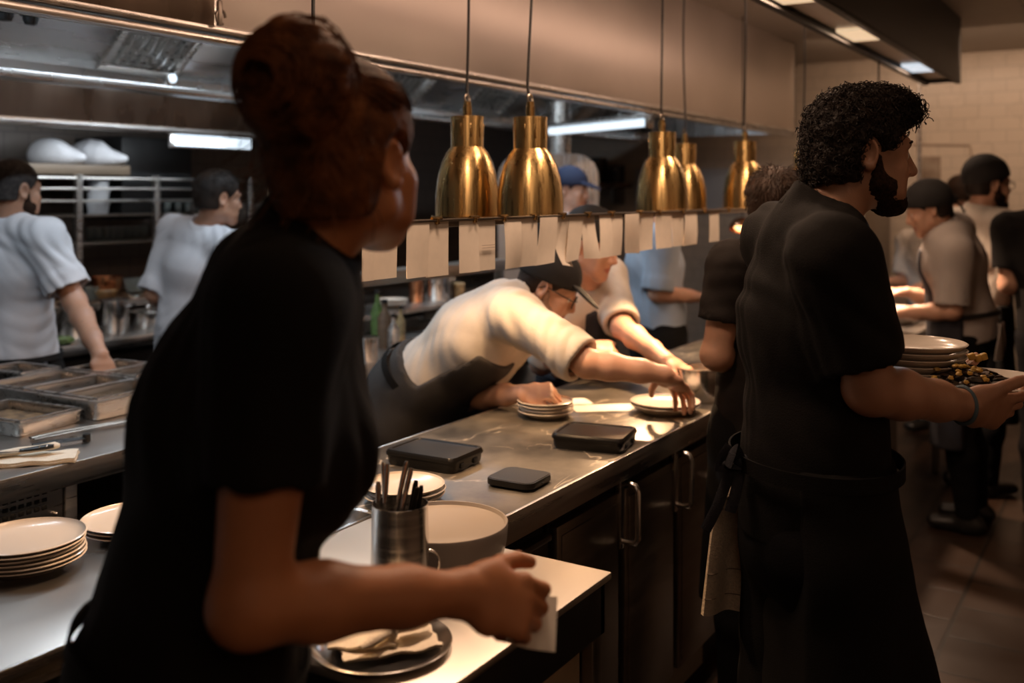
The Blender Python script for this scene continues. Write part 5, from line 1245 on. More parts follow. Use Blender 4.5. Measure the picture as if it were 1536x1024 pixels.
# ---- waitress in the foreground
def waitress():
    g = Fig(at(262, 1075, 1.22), at(438, 385, 1.215), W(.975, .22), at(519, 239, 1.215), W(.43, .90, .06), sc=.98, sw=.158, fem=True, hsc=.95, stance=.10)
    g.sh['r'] = at(418, 462, 1.07)
    g.arm('r', at(374, 908, 1.03), at(694, 889, 1.19), W(.88, .34, -.34), W(.10, .80, -.55), [(26, 52, 34), (36, 62, 40), (42, 64, 42), (48, 62, 40)], .7, (.60, .75, .35))
    le = g.sh['l']+A(0, 0, -.28)-W(1, .2)*.02
    g.arm('l', le, le-UP*.23-W(1, .0)*.05, None, W(0, -1), (30, 35, 25))
    t, b = person('person in a black shirt, auburn hair in a high bun, reaching over the serving table', g)
    build_body(g, t, M['skin_woman'], .008, .0045, ('r',), .0034, base=b)
    build_legs(g, t, b)
    build_shirt(g, t, M['black_cloth'], .007, {'r': .60, 'l': .6}, .022, -.06, .070, 'fold', 0, .006, 11, b, rise=.0)
    build_skirt(g, t, M['apron_black'], b, .10, .40, None, -.03, .01, name='apron')
    belt(g, t, M['apron_black'], b, .09, .036)
    # hair: smooth mass over the skull drawn up into a large bun
    bun = g.hp(.012, -.104, .094)
    h = hair_cap(g, t, M['hair_auburn'], b, .012, (.088, .030), -.070, .0042, 'hair', .0014, 130, seed=4, extra=[(ell(g.hp(0, -.085, .07), A(.055, .05, .05), g.H), .04)], nape=(.0, -.032, -.5))
    F = Field(bun-A(1, 1, 1)*.12, bun+A(1, 1, 1)*.12, .004)
    F.op(ell(bun, A(.062, .058, .064), g.H), .01)
    for a in range(5):
        an = a*2*math.pi/5+.3; F.op(ell(bun+g.H[0]*.038*math.cos(an)+g.H[2]*.040*math.sin(an)-g.H[1]*.014, A(.033, .042, .033), g.H), .012)
    V, Q = F.mesh(1); N = normals(V, Q); q = (V-bun)@g.H.T; ang = np.arctan2(q[:, 2], q[:, 0]); rad = np.hypot(q[:, 0], q[:, 2])
    V = V+N*(np.sin(ang*9+rad*160)*.0016+np.sin(ang*23+rad*210)*.0009)[:, None]; hb = qmesh('bun', V, Q, M['hair_auburn'], None, b); hb.location = (0, 0, 0); hb.parent = h
    rs = random.Random(5); mb = MB()
    for k in range(330):                                     # strands combed from the hairline up to the bun
        th = rs.uniform(math.radians(40), math.radians(320)); ph0 = rs.uniform(-.62, .1) if 2.2 < th < 4.08 else rs.uniform(.22, .55)
        pts = []; off = .0125+rs.uniform(0, .002)
        for i in range(9):
            u = i/8; th2 = th+(math.pi-th)*u**1.3; pts.append(on_scalp(g, th2, ph0+(.85-ph0)*u, off+.004*math.sin(u*3.1)))
        tubes_hair(mb, pts, .0009)
    for k in range(150):                                     # strands wound round the bun
        a0 = rs.uniform(0, 6.28); rr_ = rs.uniform(.02, .066); dp = rs.uniform(-1, 1); w = rs.uniform(.7, 1.0)
        pts = []
        for i in range(10):
            an = a0+i*.24; r = rr_*(1+.1*math.sin(i*.6+a0)); y = -math.sqrt(max(0, .064**2-r*r))*(1 if dp < .4 else -1)*1.02
            pts.append(bun+g.H[0]*r*math.cos(an)*1.06+g.H[2]*r*math.sin(an)*1.08+g.H[1]*(y-.012 if y < 0 else y))
        tubes_hair(mb, pts, .0011)
    for k in range(40):                                      # loose wisps
        th = rs.uniform(2.0, 4.3); p = on_scalp(g, th, rs.uniform(-.9, .3), .014); o = nrm(p-g.head)
        pts = [p+o*.012*i*rs.uniform(.4, .8)+UP*(-.010*i)+g.H[0]*.004*math.sin(i+k) for i in range(6)]; tubes_hair(mb, pts, .0006)
    for k in range(30):
        an = rs.uniform(0, 6.28); p = bun+g.H[0]*.07*math.cos(an)+g.H[2]*.072*math.sin(an); o = nrm(p-bun)
        pts = [p+o*(.004*i)+np.cross(o, g.H[1])*.009*i-UP*.0012*i*i for i in range(6)]; tubes_hair(mb, pts, .0006)
    hs = mb.build('strands', M['hair_auburn'], None, b, smooth=0); hs.location = (0, 0, 0); hs.parent = h
    # small ear stud
    e = g.hp(.079, -.012, -.034); s = MB().ell(e, .0035).build('ear_stud', M['brass_polished'], None, b); s.location = (0, 0, 0); s.parent = t
    # folded white paper held in the fingers
    d, n, *_ = g.hand['r']; tv = np.cross(d, n); wr = g.wr['r']
    c = wr+d*.116+n*.032-tv*.004; gr = []
    for i in range(6):
        gr.append([c+tv*(i/5-.5)*.066+d*(-.035+.068*j/4)+n*(.012*math.sin(j*.8)+.004*i/5) for j in range(5)])
    tag(MB().sheet(gr, .002).build('folded_paper', M['paper_bright'], None, c), 'folded white paper held in the fingers of the waitress', 'paper')
    return g
g_w = waitress()

# ---- bearded waiter on the right
def waiter():
    g = Fig(at(1220, 775, 1.93), at(1221, 330, 1.93), W(1.0, .10), at(1291, 229, 1.93), W(.99, .06, -.06), sc=1.04, sw=.178, hsc=.925, stance=.14)
    g.sh['r'] = at(1250, 390, 1.745)
    g.arm('r', at(1306, 583, 1.75), at(1446, 608, 1.86), W(.93, .26, -.20), W(-.05, .82, .38), [(22, 30, 22), (26, 34, 24), (30, 36, 26), (34, 38, 28)], .8, (.62, .80, .05))
    g.arm('l', at(1292, 590, 2.16), at(1345, 572, 2.16), W(.8, .0, .05), W(0, 0, 1), (14, 16, 12), 1.0, (.9, .5, .1))
    t, b = person('person in a black shirt and long black apron, curly dark hair and beard, carrying plates', g)
    build_body(g, t, M['skin_mid'], .008, .0030, ('r', 'l'), .0034, 1.04, b)
    build_legs(g, t, b)
    build_shirt(g, t, M['black_cloth'], .0065, {'r': .80, 'l': .75}, .018, -.03, .069, 'band', 0, .006, 21, b)
    build_skirt(g, t, M['apron_black'], b, .13, .34, None, -.085, .009, e=.036, flare=.085, shift=W(1, 0)*.05)
    belt(g, t, M['apron_black'], b, .115, .042, .014)
    # collar back yoke seam
    # apron bow and hanging ties behind
    k0 = g.pel-g.pf*.150+g.sp*.115+g.cr*.02; mb = MB()
    mb.ell(k0, (.016, .014, .016), jit=.2)
    for pts in ([k0, k0+W(-.5, -.2)*.035+UP*.03, k0+W(-.8, -.2)*.05-UP*.005, k0-UP*.01], [k0, k0+W(-.3, -.4)*.03+UP*.035, k0+W(-.5, -.4)*.04+UP*.0, k0-UP*.01],
                [k0, k0+W(-.6, -.2)*.030-UP*.03, k0+W(-.7, -.2)*.050-UP*.08, k0+W(-.75, -.1)*.070-UP*.125], [k0, k0+W(-.2, -.3)*.015-UP*.03, k0+W(-.3, -.3)*.022-UP*.06, k0+W(-.35, -.2)*.028-UP*.09]):
        P = [np.array(p) for p in pts]; S = []
        for i in range(len(P)-1):
            for u in (0, .33, .66): S.append(P[i]*(1-u)+P[i+1]*u)
        S.append(P[-1]); mb.tube(S, .011, 8, True, .25, ref=FW)
    mb.build('apron_tie', M['apron_navy'], t, b)
    h = hair_cap(g, t, M['hair_dark'], b, .013, (.074, .046), -.068, .004, 'hair', .0050, 150, seed=6, rough=True, extra=[(ell(g.hp(0, .045, .105), A(.060, .055, .030), g.H), .03), (ell(g.hp(0, .086, .082), A(.048, .022, .024), g.H), .02), (ell(g.hp(0, -.082, -.045), A(.054, .026, .05), g.H), .03)])
    rs = random.Random(9); mb = MB()
    def curl(p, o, R, L, turns, r):
        a = nrm(np.cross(o, A(rs.uniform(-1, 1), rs.uniform(-1, 1), rs.uniform(-1, 1)))); c = np.cross(o, a); n = int(turns*9)
        ph = rs.uniform(0, 6.28)
        mb.tube([p+o*L*i/n+(a*math.cos(ph+i*turns*2*math.pi/n)+c*math.sin(ph+i*turns*2*math.pi/n))*R*(.4+.6*i/n) for i in range(n+1)], r, 4, False)
    HV = np.empty(len(h.data.vertices)*3, np.float32); h.data.vertices.foreach_get('co', HV); HV = HV.reshape(-1, 3)+np.array(b)
    HN = np.empty_like(HV).ravel(); h.data.vertices.foreach_get('normal', HN); HN = HN.reshape(-1, 3)
    for k in range(3000):                                     # curls all over the hair
        i = rs.randrange(len(HV)); o = nrm(HN[i].astype(float)+A(rs.uniform(-1, 1), rs.uniform(-1, 1), rs.uniform(-1, 1))*.35)
        if (HN[i]@g.H[2]) < -.55: continue
        curl(HV[i].astype(float)-o*.003, o, rs.uniform(.004, .0085), rs.uniform(.003, .014), rs.uniform(1.0, 1.9), .0008)
    for k in range(260):                                      # forelock
        p = g.hp(rs.uniform(-.05, .058), rs.uniform(.02, .106), 0); q_ = rs.uniform(0, 1); p = p+g.H[2]*((.108+.03*(1-abs((p-g.head)@g.H[1]-.04)/.07))*q_+.062*(1-q_))*g.hs; o = nrm(g.H[1]*.8+g.H[2]*rs.uniform(-.7, .6)+g.H[0]*rs.uniform(-.4, .4))
        curl(p, o, rs.uniform(.006, .011), rs.uniform(.006, .02), rs.uniform(1.0, 1.8), .0009)
    for k in range(110):                                      # nape
        p = g.hp(rs.uniform(-.055, .06), rs.uniform(-.112, -.092), rs.uniform(-.080, .0)); o = nrm(-g.H[1]+g.H[2]*rs.uniform(-.8, .2))
        curl(p, o, rs.uniform(.005, .009), rs.uniform(.004, .014), rs.uniform(1, 1.6), .0009)
    s = mb.build('curls', M['hair_dark'], None, b, smooth=0); s.location = (0, 0, 0); s.parent = h
    beard(g, t, M['beard'], b, 1.0)
    mb = MB()
    for sg in (-1, 1): mb.tube([g.hp(sg*.014, .0945, .023), g.hp(sg*.032, .0925, .027), g.hp(sg*.050, .081, .023)], [.0028, .0034, .002], 6)
    mb.build('eyebrows', M['beard'], t, b)
    u = nrm(g.wr['r']-g.el['r']); c = g.wr['r']-u*.004; a = nrm(np.cross(u, UP)); d = np.cross(u, a)
    MB().tube([c+(a*.030*math.cos(x)+d*.033*math.sin(x))+u*.006*math.sin(x) for x in np.linspace(0, 2*math.pi, 33)], .0042, 8, False, 1.0).build('wristband', M['wristband'], t, b)
    # linen towel tucked behind
    T0 = at(1087, 742, 2.03); g2 = []
    for i in range(15):
        v = i/14; row = []
        wd = (.045+.055*v**.8)
        for j in range(9):
            uu = j/8-.5
            p = T0+RT*(uu*wd-.004*v+.002)+UP*(-.232*v-.012*v*(uu+.3))+FW*(.012*math.sin(uu*7+1.2*v)*(.4+.6*v)+.05*uu)
            row.append(p)
        g2.append(row)
    tb = empty('towel', T0, 'natural linen towel hanging from the apron of the bearded waiter', 'towel')
    part(MB().sheet(g2, .012), 'towel_cloth', M['linen'], tb, T0)
    mb = MB()
    for zz in (.215, .155):
        i = int(zz/.232*14); r = g2[i]; mb.tube([p-FW*.0072 for p in r], .0012, 5)
    part(mb, 'stitch_line', M['stripe'], tb, T0)
    top = MB().tube([T0+RT*.022+UP*.02+FW*.01, T0+RT*.004+UP*.005, T0-RT*.012-UP*.004], [.010, .016, .012], 10, True, .7); part(top, 'tucked_fold', M['linen'], tb, T0)
    # bowl of food in the right hand, plates on the left hand
    rim = at(1476, 567, 2.03); r = .135; bc = rim-UP*.040; tf = empty('plate', bc, 'deep pale plate of dark salad in the right hand of the bearded waiter', 'plate')
    part(MB().lathe([(0, bc[2]), (r*.5, bc[2]), (r*.55, bc[2]+.004), (r*.86, bc[2]+.016), (r*.97, bc[2]+.034), (r, bc[2]+.040), (r-.005, bc[2]+.041), (r*.93, bc[2]+.034), (r*.82, bc[2]+.020), (0, bc[2]+.012)], (bc[0], bc[1], 0), 64), 'dish', M['ceramic'], tf, bc)
    fm, fy = MB(), MB(); fc = bc+RT*-.035+UP*.03
    for k in range(130):
        a, q = rs.uniform(0, 6.28), rs.random()**.6*.085; hgt = .034*(1-(q/.09)**2)
        fm.ell(fc+RT*q*math.cos(a)+FW*q*math.sin(a)+UP*(hgt*rs.uniform(.2, 1)), (rs.uniform(.008, .02), rs.uniform(.006, .012), rs.uniform(.002, .006)), 7, 5, .3, Matrix.Rotation(rs.uniform(0, 3), 3, 'Z') @ Matrix.Rotation(rs.uniform(-.9, .9), 3, 'X'))
    for k in range(26):
        a, q = rs.uniform(0, 6.28), rs.random()*.07; fy.ell(fc+RT*(q*math.cos(a)-.02)+FW*(q*math.sin(a)-.02)+UP*(.038*(1-(q/.09)**2)), (.008, .006, .004), 7, 5, .5)
    for dx in (0, .012, -.012): fy.obox(fc+RT*(.022+dx)+UP*(.050+.004*abs(dx)*80), RT+UP*.3, FW, (.014, .012, .014), .003)
    leaf = part(fm, 'salad', M['food_dark'], tf, bc); leaf['kind'] = 'stuff'; gold = part(fy, 'golden_crisps', M['food_yellow'], tf, bc); gold['kind'] = 'stuff'
    sc_ = at(1370, 560, 2.14); stack(A(sc_[0], sc_[1], sc_[2]-.012), .108, 5, .0135, 'the stack on the bearded waiter left hand', 'plates carried by the bearded waiter', h=.026, jx=.001)
    return g
g_m = waiter()

# ---- short-haired waiter seen from behind
def waiter_two():
    g = Fig(at(1164, 628, 2.88), at(1174, 388, 2.93), W(.42, .9), at(1166, 316, 2.93), W(.45, .88, -.12), sc=1.0, sw=.185, hsc=.98)
    g.sh['l'] = at(1100, 400, 2.86)
    g.arm('l', at(1074, 532, 2.84), at(1112, 540, 3.03), W(.5, .8, -.1), -UP, (30, 30, 20))
    er = g.sh['r']+A(0, 0, -.28)+W(.3, .5)*.08; g.arm('r', er, er+W(.2, .9, .2)*.23, None, -UP, (30, 30, 20))
    t, b = person('person in a dark tee seen from behind, short brown hair, beside the bearded waiter', g)
    build_body(g, t, M['skin_fair'], .009, .005, (), base=b); build_legs(g, t, b)
    build_shirt(g, t, M['charcoal_cloth'], .0075, {'l': .64, 'r': .6}, .022, -.05, .072, 'tee', 0, .005, 31, b)
    build_skirt(g, t, M['apron_black'], b, .08, .4, None, -.04, .011)
    h = hair_cap(g, t, M['hair_brown'], b, .010, (.072, .045), -.060, .005, 'hair', .003, 160, seed=8); short_hair(g, h, M['hair_brown'], b, 1500, .022, .0095, 3)
waiter_two()

# ---- chef leaning across the pass
def chef_lean():
    g = Fig(at(606, 604, 3.42), at(768, 455, 3.30), W(.96, -.20), at(823, 430, 3.36), W(.82, -.08, -.45), sc=1.0, sw=.175, hsc=.98, pf=W(.80, -.4), feet={'l': at(600, 628, 3.60), 'r': at(565, 628, 3.44)})
    g.sh['r'] = at(773, 474, 3.16); g.sh['l'] = at(790, 488, 3.42)
    g.arm('r', at(880, 545, 3.02), at(996, 561, 3.0), W(.62, .55, -.56), W(-.25, -.35, -.85), [(14, 26, 18), (14, 28, 18), (14, 30, 18), (18, 32, 20)], 3.0, (.95, .55, .30))
    g.arm('l', at(700, 596, 3.40), at(786, 590, 3.16), W(.95, -.05, .10), W(.2, .5, -.8), [(60, 70, 45)]*4, .5, (.5, .75, .4))
    t, b = person('person in a white chef jacket, billed black cap and glasses, leaning across the pass', g)
    build_body(g, t, M['skin_fair'], .008, .0042, ('r', 'l'), .0032, base=b); build_legs(g, t, b)
    build_shirt(g, t, M['white_cloth'], .0065, {'r': .93, 'l': .93}, .030, -.02, .070, 'band', .045, .009, 41, b)
    build_skirt(g, t, M['apron_grey'], b, .14, .45, .74, -.10, .008, e=.046, fold=.004, e_bib=.044, bw=(.26, .0), bf=(-.015, .26))
    belt(g, t, M['apron_black'], b, .13, .052, .012)
    hair_cap(g, t, M['hair_brown'], b, .007, (.070, .045), -.055, .0045, 'hair', .0015, 200, seed=3)
    skull_cap(g, t, M['cap_black'], b, .016, .028, .12, True, name='cap')
    glasses(g, t, b, M['black'])
    beard(g, t, mat('stubble', (.30, .18, .12), .7, 0, var=.3, vscale=300), b, .82)
    return g
chef_lean()

# ---- apron chef behind him holding the pan
def chef_apron():
    g = Fig(at(862, 560, 4.12), at(878, 432, 3.88), W(.75, -.62), at(888, 366, 3.74), W(.78, -.45, -.30), sc=1.0, sw=.18, hsc=1.0)
    g.arm('l', at(934, 492, 3.74), at(1000, 540, 3.45), W(.75, -.35, -.35), W(-.3, .2, -.8), (30, 30, 22), 1.2, (.7, .7, .3))
    g.arm('r', at(812, 545, 3.86), at(882, 524, 3.62), W(.9, .1, .05), W(.1, .4, -.8), (55, 60, 40), .6)
    t, b = person('person in a white shirt, navy bib apron and black cap, holding the steel pan rim', g)
    build_body(g, t, M['skin_fair'], .009, .005, ('l',), .0038, base=b); build_legs(g, t, b)
    build_shirt(g, t, M['white_cloth'], .0075, {'l': .93, 'r': .93}, .024, -.03, .066, 'band', .04, .005, 51, b)
    build_skirt(g, t, M['apron_navy'], b, .10, .4, .97, -.05, .009, e_bib=.034, bw=(.16, .10))
    strap(g, t, M['apron_navy'], b, [g.pel+g.sp*g.L*.85+g.cf*.115-g.cr*.075, g.neck+g.cf*.075-g.cr*.07, g.neck-g.cf*.02-g.cr*.075+g.sp*.02, g.neck-g.cf*.07+g.sp*.02, g.neck-g.cf*.02+g.cr*.075+g.sp*.02, g.neck+g.cf*.075+g.cr*.07, g.pel+g.sp*g.L*.85+g.cf*.115+g.cr*.075], ref=g.cf)
    hair_cap(g, t, M['hair_dark'], b, .008, (.070, .045), -.055, .005, 'hair', .002, 160, seed=3)
    skull_cap(g, t, M['cap_black'], b, .018, .030, .2)
chef_apron()

# ---- tattooed chef at the far left
def chef_left():
    g = Fig(at(20, 548, 4.1), at(14, 338, 4.08), W(.42, .9), at(23, 285, 4.08), W(.50, .86, -.05), sc=1.06, sw=.20, hsc=1.0)
    g.arm('r', at(112, 452, 3.98), at(150, 532, 3.78), W(.25, -.3, -.8), W(-.6, .5, -.2), (35, 40, 30), 1.0)
    el = g.sh['l']-UP*.29+W(.2, .5)*.08; g.arm('l', el, el+W(.3, .9, .2)*.24, None, -UP, (30, 30, 20))
    t, b = person('person in a white shirt with cropped hair and a tattooed forearm, far left', g)
    o = build_body(g, t, M['skin_mid'], .009, .005, ('r',), .004, base=b); build_legs(g, t, b)
    build_shirt(g, t, M['cool_white_cloth'], .0075, {'r': .80, 'l': .80}, .028, -.13, .076, 'band', .035, .011, 61, b)
    build_skirt(g, t, M['apron_black'], b, .04, .4, None, .0, .011, e=.05)
    belt(g, t, M['black'], b, .045, .052, .012)
    hair_cap(g, t, M['hair_grey'], b, .005, (.070, .048), -.045, .005, 'hair', .001, 200, seed=3)
    beard(g, t, M['beard'], b, .85)
    strap(g, t, M['black'], b, [g.neck+g.cf*.06-g.cr*.07, g.neck-g.cf*.0-g.cr*.078+g.sp*.012, g.neck-g.cf*.06-g.cr*.04+g.sp*.012, g.neck-g.cf*.075+g.sp*.012, g.neck-g.cf*.06+g.cr*.04+g.sp*.012, g.neck-g.cf*.0+g.cr*.078+g.sp*.012, g.neck+g.cf*.06+g.cr*.07], .005, ref=g.cf)
    u = g.wr['r']-g.el['r']; n = nrm(np.cross(u, UP)); f = nrm(np.cross(n, u))
    mb = MB()
    for k, (a, s_) in enumerate(((.36, .02), (.46, .028), (.58, .018))):
        c = g.el['r']+u*a-FW*(.043-.017*a); mb.ell(c, (.006, .004, s_*.8), 8, 6, .3)
    mb.build('tattoo', M['black'], t, b)
chef_left()

# ---- dark-haired chef, back turned, left of the waitress
def chef_mid():
    g = Fig(at(285, 505, 4.75), at(305, 345, 4.7), W(.55, .84), at(328, 297, 4.66), W(.75, .66, -.08), sc=1.04, sw=.20, hsc=1.0)
    g.arm('l', at(233, 440, 4.75), at(250, 462, 4.98), W(.4, .9), -UP, (30, 30, 20))
    er = g.sh['r']-UP*.28+W(.4, .3)*.1; g.arm('r', er, er+W(.5, .7, .2)*.24, None, -UP, (30, 30, 20))
    t, b = person('person in a pale shirt with short dark hair, back turned, just left of the waitress', g)
    build_body(g, t, M['skin_mid'], .01, .0055, (), base=b); build_legs(g, t, b)
    build_shirt(g, t, M['cool_white_cloth'], .008, {'r': .97, 'l': .97}, .028, -.12, .075, 'band', .03, .010, 71, b)
    h = hair_cap(g, t, M['hair_dark'], b, .012, (.070, .042), -.055, .0055, 'hair', .002, 140, seed=3); short_hair(g, h, M['hair_dark'], b, 900, .022, .012, 5)
chef_mid()

# ---- pale blue shirt, far, behind the tickets
def chef_blue():
    g = Fig(at(985, 486, 5.12), at(980, 350, 5.12), W(.97, .1), at(1000, 300, 5.12), W(.95, .1, -.3), sc=1.0, sw=.18)
    g.arm('r', at(985, 440, 4.93), at(1040, 444, 5.0), W(1, .1), -UP, (35, 35, 25))
    g.arm('l', at(1000, 440, 5.28), at(1050, 446, 5.22), W(1, -.1), -UP, (35, 35, 25))
    t, b = person('person in a pale blue shirt behind the tickets, head behind a brass lamp', g)
    build_body(g, t, M['skin_fair'], .011, .006, (), base=b); build_legs(g, t, b)
    build_shirt(g, t, M['blue_cloth'], .009, {'r': .93, 'l': .93}, .030, -.02, .072, 'band', .04, .006, 81, b)
    build_skirt(g, t, M['apron_black'], b, .06, .4, None, -.13, .011)
    hair_cap(g, t, M['hair_dark'], b, .012, (.070, .042), -.055, .006, 'hair', .002, 140, seed=3)
chef_blue()

# ---- blue cap far behind
def chef_cap():
    g = Fig(at(850, 520, 6.0), at(852, 330, 6.0), W(.9, -.4), at(857, 284, 6.0), W(.9, -.42, -.12), sc=1.0, sw=.18)
    for q in 'lr': e = g.sh[q]-UP*.28; g.arm(q, e, e+W(.7, -.5, .1)*.24, None, -UP, (30, 30, 20))
    t, b = person('person in a navy blue cap far behind the sharp brass lamp', g)
    build_body(g, t, M['skin_fair'], .011, .006, (), base=b); build_legs(g, t, b)
    build_shirt(g, t, M['cool_white_cloth'], .010, {'r': .8, 'l': .8}, .026, -.03, .07, 'band', .0, .004, 91, b)
    hair_cap(g, t, M['hair_brown'], b, .008, (.070, .045), -.055, .006, 'hair', .002, 140, seed=3)
    skull_cap(g, t, M['cap_blue'], b, .018, .030, .1, True)
chef_cap()

# ---- right hand group round the far ledge
def chef_plating():
    g = Fig(at(1448, 494, 4.82), at(1420, 340, 4.80), W(-.80, .58), at(1392, 313, 4.78), W(-.86, .30, -.34), sc=1.0, sw=.175, hsc=.98)
    g.sh['l'] = at(1432, 378, 4.66)
    g.arm('l', at(1428, 466, 4.64), at(1352, 470, 4.82), W(-.85, .5, .0), -UP, (30, 35, 25))
    g.arm('r', at(1408, 455, 5.02), at(1362, 438, 5.05), W(-.8, .4, .05), W(.1, .1, -1), (35, 35, 25))
    t, b = person('person in a grey shirt and black knotted skull cap, plating at the far ledge', g)
    build_body(g, t, M['skin_fair'], .01, .005, ('l', 'r'), .0042, base=b); build_legs(g, t, b)
    build_shirt(g, t, M['grey_cloth'], .008, {'l': .92, 'r': .92}, .032, -.04, .078, 'band', .0, .006, 101, b)
    build_skirt(g, t, M['apron_navy'], b, .08, .4, .84, -.03, .01, e_bib=.04, e=.044)
    belt(g, t, M['black'], b, .075, .056, .012)
    mb = MB(); k0 = g.pel-g.pf*.17+g.sp*.075+g.cr*-.03
    gr = [[k0+np.cross(UP, g.pf)*(-.05-.03*i/8+(.10+.05*i/8)*j/6)-UP*(.02+.17*i/8)-g.pf*.01*math.sin(j*1.3+i*.4) for j in range(7)] for i in range(9)]
    mb.sheet(gr, .006); mb.build('shirt_tail', M['grey_cloth'], t, b)
    MB().tube([k0-g.cr*.02, k0-g.cr*.03-UP*.08-g.pf*.02, k0-g.cr*.02-UP*.17-g.pf*.02], .010, 8, True, .3, ref=g.pf).build('apron_tie', M['black'], t, b)
    strap(g, t, M['black'], b, [g.neck+g.cf*.08-g.cr*.07, g.neck-g.cr*.080+g.sp*.02, g.neck-g.cf*.06-g.cr*.04+g.sp*.015, g.neck-g.cf*.085+g.sp*.01, g.neck-g.cf*.06+g.cr*.04+g.sp*.015, g.neck+g.cr*.080+g.sp*.02, g.neck+g.cf*.08+g.cr*.07], .009, ref=g.cf)
    hair_cap(g, t, M['hair_dark'], b, .008, (.070, .045), -.060, .005, 'hair', .002, 140, seed=3)
    skull_cap(g, t, M['cap_black'], b, .020, .026, .30, knot=True)
chef_plating()
def chef_beard():
    g = Fig(at(1465, 480, 5.4), at(1466, 322, 5.4), W(.90, .25), at(1482, 275, 5.4), W(.93, .12, -.05), sc=1.06, sw=.18, hsc=1.12)
    for q in 'lr': e = g.sh[q]-UP*.28+W(.6, 0)*.08; g.arm(q, e, e+W(.9, .1, .1)*.24, None, -UP, (30, 30, 20))
    t, b = person('person with beard, glasses and black skull cap in a white shirt, facing right', g)
    build_body(g, t, M['skin_mid'], .01, .0055, (), base=b); build_legs(g, t, b)
    build_shirt(g, t, M['white_cloth'], .008, {'l': .9, 'r': .9}, .026, -.04, .074, 'fold', .0, .005, 111, b)
    strap(g, t, M['black'], b, [g.neck+g.cf*.08-g.cr*.07, g.neck-g.cr*.085+g.sp*.01, g.neck-g.cf*.06-g.cr*.04+g.sp*.025, g.neck-g.cf*.085+g.sp*.02, g.neck-g.cf*.06+g.cr*.04+g.sp*.025, g.neck+g.cr*.085+g.sp*.01, g.neck+g.cf*.08+g.cr*.07], .008, ref=g.cf)
    build_skirt(g, t, M['apron_black'], b, .08, .4, .82, -.03, .01, e_bib=.034)
    hair_cap(g, t, M['hair_dark'], b, .008, (.070, .045), -.060, .0055, 'hair', .002, 140, seed=3)
    skull_cap(g, t, M['cap_black'], b, .018, .034, .28); beard(g, t, M['beard'], b, 1.05, .0055); glasses(g, t, b, M['black'])
chef_beard()
def extra(label, pel, neck, head, f, hf, shirt, hair, cap=None, skin='skin_fair', sc=1.0, sleeve=.7, arms=None, hsc=1.0, apron=False):
    g = Fig(pel, neck, f, head, hf, sc=sc, sw=.18, hsc=hsc)
    for q in 'lr':
        if arms and q in arms: g.arm(q, arms[q][0], arms[q][1], None, -UP, (30, 30, 20))
        else: e = g.sh[q]-UP*.28+g.cf*.06; g.arm(q, e, e+(g.cf+UP*.1)*.24, None, -UP, (30, 30, 20))
    t, b = person(label, g)
    build_body(g, t, M[skin], .011, .006, (), base=b); build_legs(g, t, b, .014)
    build_shirt(g, t, M[shirt], .009, {'l': sleeve, 'r': sleeve}, .026, -.05, .072, 'band', .0, .005, 121, b)
    hair_cap(g, t, M[hair], b, .013, (.070, .042), -.055, .006, 'hair', .003, 140, seed=3)
    if apron: build_skirt(g, t, M['apron_black'], b, .08, .4, None, -.04, .011)
extra('person in a dark shirt at the right edge of the photo, back turned', at(1590, 500, 4.9), at(1572, 325, 4.9), at(1578, 288, 4.9), W(.5, .85), W(.6, .8), 'black_cloth', 'hair_dark', arms={'l': (at(1512, 428, 4.98), at(1560, 432, 5.15))}, sc=1.04, hsc=1.05)
extra('person with brown hair almost hidden behind the bearded chef in the black cap', at(1438, 430, 7.4), at(1438, 322, 7.4), at(1438, 289, 7.4), W(-.3, .9), W(-.2, .95), 'white_cloth', 'hair_brown', sc=.98)
extra('person in a bright white shirt across the ledge, head behind the knotted skull cap', at(1402, 452, 6.7), at(1396, 352, 6.7), at(1400, 316, 6.6), W(-.8, -.5), W(-.8, -.5, -.3), 'white_cloth', 'hair_dark', sleeve=.8, sc=.98)
# ------------------------------------------------------------------ light
def lamp(kind, loc, power, col, aim=None, size=.1, size_y=None, spot=None, blend=.5, name='light'):
    d = bpy.data.lights.new(name, kind); d.energy = power; d.color = col
    if kind == 'AREA':
        d.shape = 'RECTANGLE' if size_y else 'SQUARE'; d.size = size
        if size_y: d.size_y = size_y
    else: d.shadow_soft_size = size
    if kind == 'SPOT': d.spot_size = math.radians(spot); d.spot_blend = blend
    o = bpy.data.objects.new(name, d); COL.objects.link(o); o.location = Vector(loc)
    if aim is not None: o.rotation_euler = (Vector(aim)-Vector(loc)).to_track_quat('-Z', 'Y').to_euler()
    return o
WARM, WARM2, COOL = (1, .60, .31), (1, .655, .44), (.74, .87, 1)
PW = {0: 22, 1: 15, 2: 9, 3: 80, 4: 12, 5: 16, 6: 12}
for k, (x, y, dz, lab) in enumerate(LAMPS):
    lamp('SPOT', (x, y, 1.523+dz+.018), PW[k], WARM, (3.12, 1.34, .95) if k == 3 else (x, y, 0), .035, spot=140 if k == 0 else 92, blend=.8, name='heat_lamp_light')
lamp('SPOT', hl+A(0, 0, -.005), 120, WARM2, hl-UP, .035, spot=120, blend=.7, name='heat_lamp_light')
# hood lights: cool strips under the hood roof
for x, p_ in ((1.2, 60), (3.0, 28), (4.8, 24)): lamp('AREA', (x, 2.85, 2.62), p_, COOL, (x, 2.95, 0), 1.0, .12, name='hood_light')
lamp('AREA', (2.9, 4.60, 1.915), 8, (.88, .94, 1), (2.9, 5.05, 1.2), 2.4, .08, name='wall_hood_light')
lamp('AREA', (3.4, 4.0, 2.5), 4.5, WARM2, (3.2, 4.6, 1.9), 3.2, .2, name='back_fill')  # added warm fill over the back worktop, no fitting there
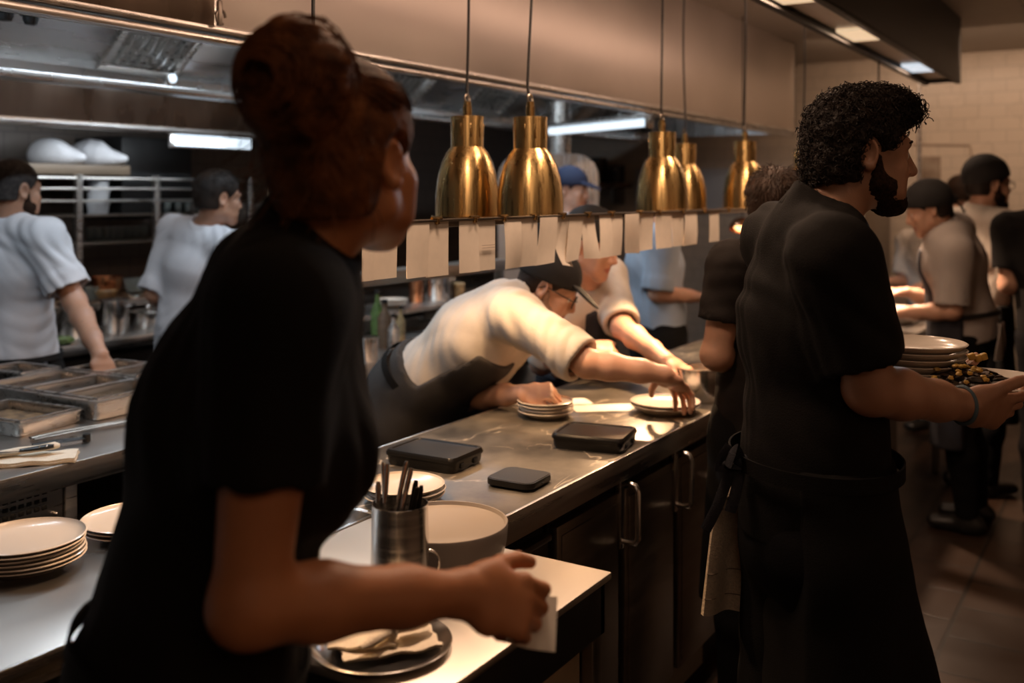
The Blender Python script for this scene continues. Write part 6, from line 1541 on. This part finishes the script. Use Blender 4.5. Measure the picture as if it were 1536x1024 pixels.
# soffit downlights and an added wash, without a fitting, that brightens the hood face
for x, p_, c in ((1.6, 7.5, WARM2), (2.6, 10, WARM2), (3.62, 8.5, WARM2), (4.72, 4, WARM2), (6.15, 5, WARM2)): lamp('AREA', (x, 1.09, 2.312), p_, c, (x, 1.09, 0), .3, .13, name='soffit_light')
lamp('SPOT', (6.1, 1.06, 2.29), 90, COOL, (2.15, .55, 1.70), .06, spot=11, blend=.6, name='fill_spot')  # added cool spot that brightens the bearded waiter's face
lamp('AREA', (3.2, 1.215, 2.5), 15, (1, .62, .44), (3.2, 2.2, 2.3), 7.4, .12, name='hood_fill')
q = lamp('AREA', (7.3, .6, 2.62), 11, WARM2, (8.7, .6, 1.9), 3.0, .3, name='wall_fill'); q.data.spread = math.radians(120)  # added wash to lift the end wall, no lamp stands here
lamp('AREA', (1.3, .3, 2.68), 2.5, WARM2, (1.3, .9, 0), .5, .5, name='ceiling_fill')  # added overhead fill near the table, not a ceiling fitting
lamp('AREA', (-.6, -.8, 2.68), 6, WARM2, (.6, .6, 0.6), .8, .8, name='ceiling_fill')  # added general fill from behind the camera, no fitting
q = lamp('AREA', (1.8, -1.7, 2.66), 22, WARM2, (1.8, -2.6, 1.3), 4.0, .3, name='wall_fill'); q.data.spread = math.radians(120)  # added wash on the right wall, its bounce fills the camera side
lamp('SPOT', (6.9, .9, 2.68), 40, WARM2, (7.1, 1.2, 1.2), .06, spot=42, blend=.6, name='shirt_fill')  # added spot to lighten the white shirt past the far ledge
lamp('SPOT', (1.6, 1.09, 2.29), 48, WARM2, (1.14, .86, .9), .06, spot=27, blend=.9, name='fill_spot')  # added spot that brightens the front of the serving table
w = bpy.data.worlds.new('World'); scene.world = w; w.use_nodes = True
w.node_tree.nodes['Background'].inputs[0].default_value = (.01, .009, .008, 1)
# ------------------------------------------------------------------ camera
cd = bpy.data.cameras.new('camera'); cam = bpy.data.objects.new('camera', cd); COL.objects.link(cam)
cam.location = (0, 0, ZC); cam.rotation_euler = (math.pi/2, 0, -math.atan2(FW[0], FW[1]))
cd.sensor_width = 36; cd.lens = 36*FPX/1536; cd.shift_y = -(512-HY)/1536
cd.clip_start = .05; cd.clip_end = 60
cd.dof.use_dof = True; cd.dof.focus_distance = 2.1; cd.dof.aperture_fstop = 2.5
scene.camera = cam
vs = scene.view_settings; vs.view_transform = 'Standard'; vs.look = 'None'; vs.exposure = 0; vs.gamma = 1; vs.use_curve_mapping = False
scene.cycles.use_denoising = True
try: scene.cycles.denoiser = 'OPENIMAGEDENOISE'
except Exception: pass
scene.cycles.max_bounces = 8; scene.cycles.sample_clamp_indirect = 6
scene.cycles.caustics_reflective = False; scene.cycles.caustics_refractive = False
